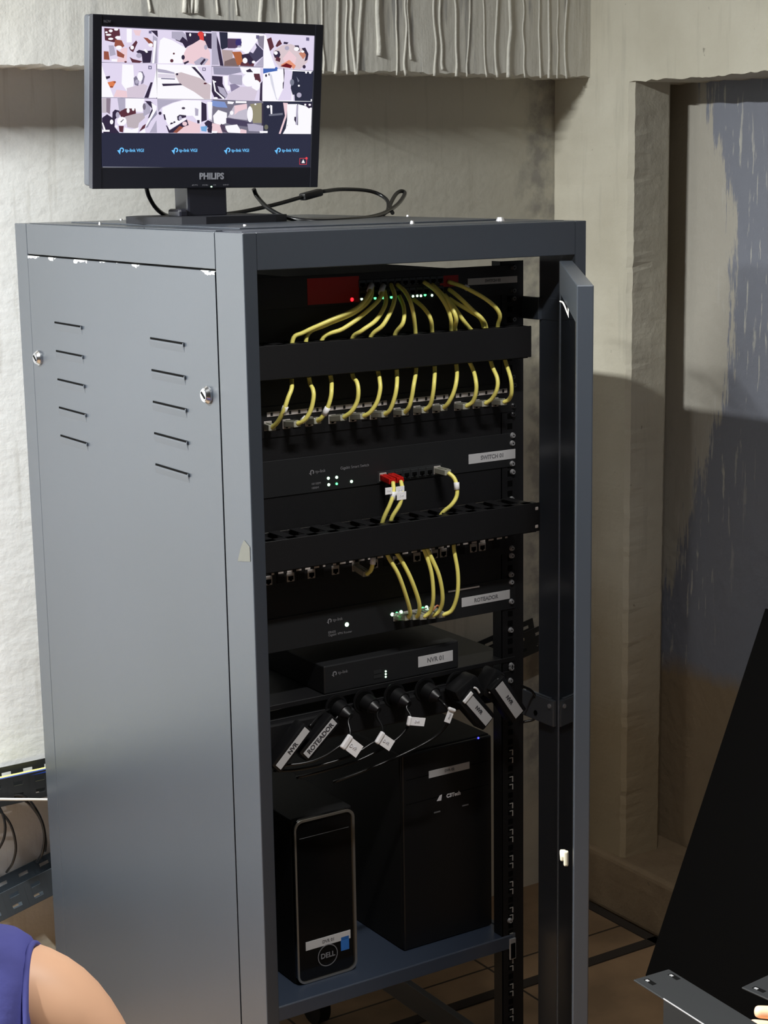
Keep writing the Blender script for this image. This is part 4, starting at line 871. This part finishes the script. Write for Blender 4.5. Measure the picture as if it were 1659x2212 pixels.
# stand
b = NB(); bp_ = lambda *q_: [Vector(v) for v in q_]
z0 = .0028
pts = [(.058, .42, z0), (.085, .345, z0), (.115, .325, z0), (.232, .325, z0), (.262, .345, z0), (.262, .50, z0), (.225, .52, z0), (.095, .52, z0), (.062, .49, z0)]
pts = [(x-.0, y, z) for x, y, z in pts]
prism(b, pts[::-1], (0, 0, .0105)); build('base', b, M['basem'], mn)
b = NB(); bx(b, .125, .193, .405, .45, .0105, .075, .004); build('stem', b, M['bezel'], mn)
b = NB(); bx(b, .108, .124, .40, .44, .0100, .024, .004); build('swivel_clip', b, M['bezel'], mn)
# leads of the monitor
vg = thing('video_cable', 'black cable with an inline connector looping behind the monitor to the right', 'cable', (.25, .5, 0))
b = NB(); tube(b, [at(472, 464, 1, .50), at(520, 458, 1, .52), at(590, 443, 1, .54), at(655, 425, 1, .56)], .0033, 10); tube(b, [at(693, 414, 1, .57), at(740, 409, 1, .60), at(800, 413, 1, .62), at(834, 430, 1, .60), at(838, 452, 1, .55), at(826, 466, 1, .48)], .0033, 10)
tube(b, [at(548, 408, 1, .44), at(556, 425, 1, .44), at(580, 450, 1, .40), at(620, 470, 1, .36), at(680, 477.5, 1, .33), at(760, 474, 1, .34), at(820, 464, 1, .42), at(856, 444, 1, .50), at(874, 420, 1, .55), at(868, 413, 1, .56), at(855, 420, 1, .55), at(842, 446, 1, .50), at(848, 460, 1, .46)], .0034, 10)
build('cable', b, M['cord'], vg)
b = NB(); a_, c_ = at(652, 426, 1, .56), at(692, 415, 1, .57); e = (c_-a_).normalized(); s_ = e.cross(Vector((0, 0, 1))).normalized()
obx(b, (a_+c_)/2, e, s_, s_.cross(e), (c_-a_).length, .016, .012, .003); build('connector', b, M['blackp'], vg, 'auto')
b = NB(); tube(b, [at(316, 405, 1, .44), at(322, 425, 1, .45), at(335, 447, 1, .47), at(352, 462, 1, .50), at(372, 468, 1, .56), at(400, 470, 1, .58)], .0033, 10)
tagit(build('power_lead', b, M['cord']), 'short black power lead dropping behind the left half of the monitor', 'cable')
# ------------------------------------------------------------------ cable trays on the back wall
def tray(label, a_, b_, hz, dep, mt, slots=True, grp=None, cut=None):
    """open channel: back flange, floor, front flange; a_->b_ along its length"""
    a_, b_ = Vector(a_), Vector(b_); e = (b_-a_).normalized(); L_ = (b_-a_).length; s_ = Vector((0, -1, 0)); u = s_.cross(e); u = u if u.z > 0 else -u
    t = thing('cable_tray', label, 'cable tray', a_, grp); c_ = (a_+b_)/2
    for nm, off, pl in (('back_flange', 0, 1), ('front_flange', dep, 1), ('tray_floor', 0, 0)):
        n_ = max(1, int(L_/.042)); bm = NB(); th = .0016
        if pl: base = c_+s_*off; w_ = hz; wdir = u; cen = u*(hz/2); nd = s_
        else: base = c_; w_ = dep; wdir = s_; cen = s_*(dep/2); nd = u
        # strips around real slots
        for k_ in range(n_):
            st = -L_/2+L_*k_/n_; sl = L_/n_; so, s1 = st+sl*.28, st+sl*.72; h_ = .0075 if pl else .012
            cs = base+cen
            rows = (( -.22, .22) if pl else (0,))
            # full-height part between slots
            obx(bm, cs+e*((st+so)/2), e, wdir, nd, so-st+.0002, w_, th); obx(bm, cs+e*((s1+st+sl)/2), e, wdir, nd, st+sl-s1+.0002, w_, th)
            edges = [-w_/2]+[v for r_ in rows for v in (r_*w_-h_/2, r_*w_+h_/2)]+[w_/2]
            for i_ in range(0, len(edges), 2): obx(bm, cs+e*((so+s1)/2)+wdir*((edges[i_]+edges[i_+1])/2), e, wdir, nd, s1-so+.0002, edges[i_+1]-edges[i_], th)
        build(nm, bm, mt, t)
    return t
tray('upper perforated cable tray on the back wall carrying yellow and blue cables', (-.95, .985, -1.0585), (.10, .985, -1.0520), .052, .06, M['trayk'])
tray('lower perforated grey cable tray sloping across the back wall, empty', (-.92, .985, -1.488), (.13, .985, -1.2280), .052, .06, M['tray'])
tray('short piece of perforated tray high on the back wall behind the rack right rail', (.98, .965, -1.005), (1.225, .965, -.955), .055, .05, M['trayk'])
for k_, (lb_, mk, dz, dy) in enumerate((('yellow network cable lying in the upper wall tray, behind the other yellow one', 'yellow', .040, .955), ('yellow network cable lying in the upper wall tray, nearest the front flange', 'yellow', .047, .940), ('blue network cable lying in the upper wall tray beside the front flange', 'blue', .049, .927))):
    b = NB(); tube(b, [(x, dy+.003*math.sin(x*9+k_), -1.0585+(x+.95)*.0062+dz-.002*math.sin(x*7+k_)) for x in [-.93+i*.1 for i in range(11)]], .0052, 8); tagit(build('network_cable', b, M[mk]), lb_, 'network cable', 'cables in the upper wall tray')
b = NB(); tube(b, [at(-160, 1722, 1, .90), at(0, 1726.5, 1, .90), at(60, 1727, 1, .90), at(140, 1728, 1, .90)], .0026, 8, n=3); tagit(build('white_cable', b, M['wirew']), 'thin white cable stretched level just under the upper wall tray', 'cable')
b = NB()
for P_ in ([(20, 1718, .93), (55, 1722, .92), (84, 1760, .91), (96, 1800, .91), (92, 1840, .92), (80, 1862, .94)], [(28, 1720, .94), (60, 1733, .93), (88, 1770, .92), (98, 1812, .93), (97, 1838, .94)]):
    tube(b, [at(x, y, 1, yy) for x, y, yy in P_], .0030, 8)
tagit(build('coiled_cable', b, M['cord']), 'pair of black cables looping down between the wall trays next to the rack', 'cable')
b = NB(); tube(b, [at(-60, 1730, 1, .92), at(-15, 1742, 1, .91), at(20, 1776, 1, .90), at(34, 1825, 1, .90), at(28, 1862, 1, .91), at(14, 1884, 1, .93)], .0024, 8); tagit(build('coiled_cable', b, M['cord']), 'single thin black cable looping between the wall trays, left of the pair', 'cable')
b = NB(); tube(b, [at(-40, 1722, 1, .92), at(-5, 1740, 1, .91), at(10, 1775, 1, .90), at(8, 1812, 1, .90), at(-12, 1850, 1, .91)], .0024, 8); tagit(build('coiled_cable', b, M['cord']), 'outermost thin black cable loop at the left picture edge', 'cable')
# ------------------------------------------------------------------ big black sheet leaning against the right wall
lp = thing('leaning_panel', 'large black steel panel leaning against the right wall', 'metal panel', (1.1, .1, FZ))
ft = Vector((1.0975, .45, -1.513)); tpv = Vector((1.404, .45, -.80)); e = (tpv-ft).normalized(); L_ = (tpv-ft).length; nrm = e.cross(Vector((0, 1, 0)))
if nrm.x > 0: nrm = -nrm
b = NB(); obx(b, (ft+tpv)/2+Vector((0, -.375, 0))-nrm*.011, e, (0, 1, 0), nrm, L_, .75, .016, .002); build('sheet', b, M['blackm'], lp)
b = NB()
for s_ in (-1, 1): obx(b, (ft+tpv)/2+Vector((0, -.375+s_*.368, 0))-nrm*.019, e, (0, 1, 0), nrm, L_, .014, .016, .002)
build('folded_edge', b, M['blackm'], lp)
for yy in (-.05, .12):
    b = NB(); cyl(b, (1.097, yy, FZ), (0, 0, 1), .014, .045, 16); build('rubber_foot', b, M['blackm'], lp, 'auto')
# ------------------------------------------------------------------ bracket plates in the lower right corner and the fingers on them
def bar(label, x0, y1, ln, z, wd, yawd, holes, side_h=.03):
    t = thing('mounting_bracket', label, 'metal bracket', (x0, y1, z), 'loose black brackets in the lower right corner')
    ex = Vector((math.cos(yawd), math.sin(yawd), 0)); ey = Vector((-math.sin(yawd), math.cos(yawd), 0)); o_ = Vector((x0, y1, z))
    P = lambda u, v, w=0: o_+ex*u-ey*v+Vector((0, 0, w))
    b = NB(); obx(b, P(wd/2, ln/2), ex, ey, (0, 0, 1), wd, ln, .002, .0008); pl = build('plate', b, M['plate'], t)
    b = NB(); obx(b, P(.001, .052+(ln-.052)/2, -side_h/2), ex, ey, (0, 0, 1), .002, ln-.052, side_h, .0006); build('side_flange', b, M['plate'], t)
    b = NB(); obx(b, P(.0002, .052+(ln-.052)/2, .0010), ex, ey, (0, 0, 1), .0014, ln-.052, .0012, .0003); build('bright_edge', b, M['steel'], t, label='thin bright strip along the edge')  # thin bright strip on the upper edge of the flange
    for (u, v) in holes:
        b = NB(); obx(b, P(u, v, .0010), ex, ey, (0, 0, 1), .0058, .0150, .0006, .0); build('slot', b, M['hole'], pl)
        b = NB(); obx(b, P(u-.0012, v-.003, .0015), ex, ey, (0, 0, 1), .003, .0045, .0005, .0); build('slot_edge', b, M['steel'], pl)
bar('black perforated bracket whose slotted end points left, lower right corner', .1145, -.6365, .30, -.80, .049, -.06, [(.012, .014), (.042, .018)])
bar('black bracket cut by the right picture edge, above the fingertip', .1985, -.7165, .24, -.80, .060, .10, [(.010, .016)])
# ------------------------------------------------------------------ people
def skin_body(name, V_, E_, mt, parent, root=0, sub=2):
    me = bpy.data.meshes.new(name); me.from_pydata([Vector(v[:3]) for v in V_], E_, []); o = bpy.data.objects.new(name, me); COL.objects.link(o)
    sk = o.modifiers.new('s', 'SKIN'); sk.use_smooth_shade = True
    for i, v in enumerate(V_):
        r = v[3]; d_ = me.skin_vertices[0].data[i]; d_.radius = (r, r) if not isinstance(r, tuple) else r; d_.use_root = (i == root)
    sb = o.modifiers.new('b', 'SUBSURF'); sb.levels = sub; sb.render_levels = sub
    bpy.context.view_layer.update(); dg = bpy.context.evaluated_depsgraph_get(); me2 = bpy.data.meshes.new_from_object(o.evaluated_get(dg))
    bpy.data.objects.remove(o); me2.materials.clear(); me2.transform(Matrix.Identity(4))
    return link(name, me2, mt, parent, True)
# seated helper seen from behind: right shoulder and upper arm enter the picture at the lower left
fr = Vector((FW.x, FW.y, 0)).normalized(); rt = Vector((RT.x, RT.y, 0)).normalized()
SHO = ad(112, 2150, 1.70)                       # right shoulder joint
O = SHO - rt*.185
def L(r_, f_, u_): return tuple(O+rt*r_+fr*f_+Vector((0, 0, u_)))
pe = thing('person', 'person in a navy sleeveless shirt crouching with bare shoulder towards the rack', 'person', (O.x, O.y, FZ))
hipz = -.42
Vb = [L(0, -.02, hipz)+(.125,), L(0, -.03, -.26)+(.120,), L(0, -.01, -.10)+(.125,), L(0, 0, .0)+(.085,), L(0, .015, .075)+(.052,), L(0, .03, .115)+(.052,),
      L(.075, 0, .022)+(.050,), L(.150, 0, .012)+(.054,), L(.190, 0, -.022)+(.062,), L(.226, .01, -.105)+(.055,), L(.250, .04, -.20)+(.043,), L(.268, .07, -.29)+(.038,), L(.24, .20, -.30)+(.036,), L(.20, .32, -.28)+(.026,),
      L(-.075, 0, .012)+(.050,), L(-.150, 0, .000)+(.052,), L(-.188, 0, -.030)+(.056,), L(-.222, .01, -.105)+(.050,), L(-.25, .04, -.20)+(.043,), L(-.268, .07, -.29)+(.038,), L(-.22, .20, -.30)+(.036,), L(-.17, .32, -.28)+(.026,),
      L(.10, .02, hipz-.05)+(.085,), L(.15, .25, hipz+.02)+(.07,), L(.16, .42, hipz+.05)+(.055,), L(.16, .36, hipz-.18)+(.048,), L(.16, .32, hipz-.40)+(.035,), L(.16, .46, hipz-.44)+(.032,),
      L(-.10, .02, hipz-.05)+(.085,), L(-.15, .25, hipz+.02)+(.07,), L(-.16, .42, hipz+.05)+(.055,), L(-.16, .36, hipz-.18)+(.048,), L(-.16, .32, hipz-.40)+(.035,), L(-.16, .46, hipz-.44)+(.032,),
      L(0, .05, .17)+(.075,), L(0, .06, .235)+(.082,), L(0, .05, .285)+(.06,), L(.0, .11, .16)+(.045,)]
Eb = [(0,1),(1,2),(2,3),(3,4),(4,5),(3,6),(6,7),(7,8),(8,9),(9,10),(10,11),(11,12),(12,13),(3,14),(14,15),(15,16),(16,17),(17,18),(18,19),(19,20),(20,21),(0,22),(22,23),(23,24),(24,25),(25,26),(26,27),(0,28),(28,29),(29,30),(30,31),(31,32),(32,33),(5,34),(34,35),(35,36),(34,37)]
for s_, w_ in ((1, 13), (-1, 21)):              # five fingers on each hand
    w0 = Vector(Vb[w_][:3]); pa = len(Vb); Vb.append(tuple(w0+fr*.05+Vector((0, 0, -.005)))+(.024,)); Eb.append((w_, pa))
    for k_ in range(4):
        b0 = w0+fr*.085+rt*((k_-1.5)*.019); l_ = (.06, .072, .068, .052)[k_]; i0 = len(Vb)
        Vb += [tuple(b0)+(.0095,), tuple(b0+fr*l_*.5+Vector((0, 0, -.006)))+(.0085,), tuple(b0+fr*l_*.9+Vector((0, 0, -.025)))+(.007,)]; Eb += [(pa, i0), (i0, i0+1), (i0+1, i0+2)]
    i0 = len(Vb); Vb += [tuple(w0+fr*.045-rt*s_*.036+Vector((0, 0, -.01)))+(.011,), tuple(w0+fr*.08-rt*s_*.048+Vector((0, 0, -.02)))+(.009,)]; Eb += [(pa, i0), (i0, i0+1)]
skin_body('body', Vb, Eb, M['skin'], pe)
# hair cap
b = NB(); bmesh.ops.create_uvsphere(b, u_segments=20, v_segments=12, radius=1, matrix=Matrix.Translation(Vector(L(0, .035, .235))) @ Matrix.Diagonal((.092, .098, .098, 1)))
build('hair', b, M['hair'], pe, True)
# sleeveless shirt: a tube of rings round the trunk, narrowing to the straps at the shoulders
b = NB(); rings = []
prof = [(-.50, .165, .13, 0), (-.42, .168, .135, 0), (-.30, .160, .130, 0), (-.20, .160, .132, 0), (-.14, .162, .130, 0), (-.09, .1625, .118, 0), (-.045, .161, .100, 0), (-.01, .158, .084, 0), (.020, .154, .068, 0), (.042, .147, .052, 0), (.0545, .136, .038, 0)]
for (z, hw, hd, _) in prof:
    z += .010; hw += .020
    rg = []
    for i in range(40):
        a_ = 2*math.pi*i/40; ca, sa = math.cos(a_), math.sin(a_); ex_ = .5
        rg.append(b.verts.new(L(hw*math.copysign(abs(ca)**ex_, ca), hd*math.copysign(abs(sa)**ex_, sa)-.005, z)))
    rings.append(rg)
for i in range(len(rings)-1):
    for j in range(40): b.faces.new((rings[i][j], rings[i][(j+1) % 40], rings[i+1][(j+1) % 40], rings[i+1][j])).smooth = True
b.faces.new(rings[-1]); sh_ = build('sleeveless_shirt', b, M['navy'], pe)
for p_ in sh_.data.polygons: p_.use_smooth = True
b = NB(); arm = []
for s_ in (1, -1):
    P = [L(s_*hw*.985+s_*.002, 0+.0*0-(hd*.0), z) for (z, hw, hd, _) in prof[3:]]
    # armhole hem: a bead running up the back edge, over the shoulder and down the front edge
    back = [L(s_*(.184-.016*abs(math.sin(t_))), -.086*math.cos(t_)-.005, -.15+.204*math.sin(t_)) for t_ in [math.pi*i/16 for i in range(17)]]
    b = NB(); tube(b, back, .0032, 8, n=3); build('armhole_hem', b, M['navy'], sh_)
b = NB()
for s_ in (1, -1):
    tube(b, [L(s_*.10, .02, hipz-.05), L(s_*.15, .25, hipz+.02), L(s_*.16, .42, hipz+.05)], [.105, .078], 16, n=5); tube(b, [L(s_*.16, .43, hipz+.05), L(s_*.16, .36, hipz-.18), L(s_*.16, .32, hipz-.38)], [.074, .052], 16, n=5)
build('trousers', b, M['trou'], pe, True)
# hand holding the brackets, only its fingertips show
hp = thing('person', 'person crouching beyond the right edge, bare fingertips gripping the lower right bracket', 'person', ad(1720, 2230, 1.97))
def hq(px, py, d_=1.97): return ad(px, py, d_)
Vh = [tuple(hq(1900, 2330))+(.032,), tuple(hq(1835, 2290))+(.034,), tuple(hq(1790, 2250))+(.032,)]; Eh = [(0, 1), (1, 2)]
for k_, ((bx0, by0), (mx, my), (tx, ty), dd_) in enumerate((((1768, 2170), (1715, 2150), (1664, 2158), 2.00), ((1765, 2208), (1700, 2192), (1628, 2185), 1.97), ((1765, 2238), (1695, 2226), (1616, 2214), 1.96), ((1775, 2282), (1715, 2280), (1650, 2266), 1.95))):
    i0 = len(Vh); r_ = (.0078, .0082, .0082, .0072)[k_]
    Vh += [tuple(hq(bx0, by0, dd_))+(r_*1.15,), tuple(hq(mx, my, dd_))+(r_*1.05,), tuple(hq((mx+tx)/2, (my+ty)/2-1, dd_))+(r_,), tuple(hq(tx, ty, dd_))+(r_*.9,)]; Eh += [(2, i0), (i0, i0+1), (i0+1, i0+2), (i0+2, i0+3)]
i0 = len(Vh); Vh += [tuple(hq(1800, 2190, 1.90))+(.014,), tuple(hq(1755, 2140, 1.88))+(.0105,), tuple(hq(1715, 2120, 1.88))+(.0088,)]; Eh += [(1, i0), (i0, i0+1), (i0+1, i0+2)]
i0 = len(Vh); Vh += [tuple(hq(2060, 2480, 2.0))+(.036,), tuple(hq(2300, 2800, 2.05))+(.045,)]; Eh += [(0, i0), (i0, i0+1)]
EL = Vector(Vh[-1][:3]); el_i = len(Vh)-1; Z = Vector((0, 0, 1))
S2 = EL+rt*.17+Z*.23-fr*.02; NC = S2-fr*.185+Z*.01                        # his right shoulder, the base of his neck
def K(a_, b_, c_): return NC-rt*a_+fr*b_+Z*c_                              # a_ forwards (to the left of the picture), b_ to his right, c_ up
def av(p_, r_): Vh.append(tuple(p_)+(r_,)); return len(Vh)-1
def chain(i_, *q_):
    for p_, r_ in q_:
        j_ = av(p_, r_); Eh.append((i_, j_)); i_ = j_
    return i_
sh2 = chain(el_i, ((EL+S2)/2, .046), (S2, .056)); nk = chain(sh2, (K(0, .08, .01), .05), (K(0, 0, 0), .07))
hp_ = chain(nk, (K(-.04, 0, -.16), .115), (K(-.10, 0, -.30), .115), (K(-.14, 0, -.40), .115))
chain(nk, (K(.03, 0, .09), .050), (K(.06, 0, .16), .076), (K(.07, 0, .23), .080), (K(.06, 0, .275), .06))
chain(nk, (K(0, -.08, .01), .05), (K(0, -.185, -.01), .056), (K(.06, -.24, -.14), .044), (K(.14, -.25, -.24), .038), (K(.26, -.20, -.28), .028), (K(.34, -.19, -.30), .030), (K(.42, -.18, -.32), .014))
for s_ in (1, -1): chain(hp_, (K(-.10, s_*.10, -.42), .085), (K(.08, s_*.13, -.34), .068), (K(.22, s_*.14, -.30), .055), (K(.16, s_*.14, -.50), .045), (K(.10, s_*.14, FZ-NC.z+.07), .034), (K(.24, s_*.14, FZ-NC.z+.035), .032))
skin_body('body', Vh, Eh, M['skin2'], hp, 1, 2)
b = NB(); tube(b, [K(-.14, 0, -.42), K(-.11, 0, -.30), K(-.05, 0, -.16), K(-.01, 0, -.03)], [.155, .150], 24, n=5)
for s_ in (1, -1): tube(b, [K(-.01, s_*.10, -.03), K(0, s_*.185, -.015), K(.02, s_*.20, -.09) if s_ < 0 else (S2+(EL-S2)*.35)], [.085, .066], 16, n=5)
build('t_shirt', b, mat('grey_t_shirt', (96, 98, 102), .85), hp, True)
b = NB()
for s_ in (1, -1): tube(b, [K(-.14, s_*.06, -.42), K(.06, s_*.13, -.35), K(.21, s_*.14, -.30)], [.110, .078], 16, n=5); tube(b, [K(.22, s_*.14, -.30), K(.16, s_*.14, -.50), K(.11, s_*.14, FZ-NC.z+.09)], [.074, .052], 16, n=5)
build('trousers', b, M['trou'], hp, True)
b = NB(); bmesh.ops.create_uvsphere(b, u_segments=20, v_segments=12, radius=1, matrix=Matrix.Translation(K(.045, 0, .225)) @ Matrix.Diagonal((.092, .088, .092, 1))); build('hair', b, M['hair'], hp, True)
# ------------------------------------------------------------------ light: two fluorescent battens on the ceiling and the dim room
def batten(name, label, x, y, z, lx, ly, power, col):
    t = thing(name, label, 'ceiling lamp', (x, y, z))
    b = NB(); bx(b, x-lx/2-.02, x+lx/2+.02, y-ly/2-.02, y+ly/2+.02, z+.03, z+.07, .004)
    if CZ-z > .1:
        for s_ in (-1, 1): cyl(b, (x+s_*(lx/2-.01)*(lx > ly), y+s_*(ly/2-.01)*(ly > lx), z+.06), (0, 0, 1), .003, CZ-z-.06, 8)
    build('housing', b, M['wall'], t)
    b = NB(); bx(b, x-lx/2, x+lx/2, y-ly/2, y+ly/2, z+.012, z+.03, .004); build('tube', b, M['tube'], t)
    l = bpy.data.lights.new(name, 'AREA'); l.shape = 'RECTANGLE'; l.size = lx; l.size_y = ly; l.energy = power; l.color = col
    if 'hung' in label: l.spread = math.radians(132)
    o = bpy.data.objects.new(name+'_light', l); COL.objects.link(o); o.location = (x, y, z); return o
batten('ceiling_lamp', 'white fluorescent batten above the left side of the rack', -1.55, .20, 1.01, .08, .42, 208, (.97, 1, .985))
batten('ceiling_lamp', 'white fluorescent batten hung in front of the rack', .05, -.78, .80, .4, .06, 16, (1, .98, .95))
wd = bpy.data.worlds.new('world'); S.world = wd; wd.use_nodes = True; wd.node_tree.nodes['Background'].inputs[0].default_value = (.02, .02, .02, 1)
S.view_settings.view_transform = 'Standard'; S.view_settings.look = 'None'; S.view_settings.gamma = 1; S.view_settings.exposure = 0
S.view_settings.use_curve_mapping = False
try: S.cycles.max_bounces = 8
except Exception: pass
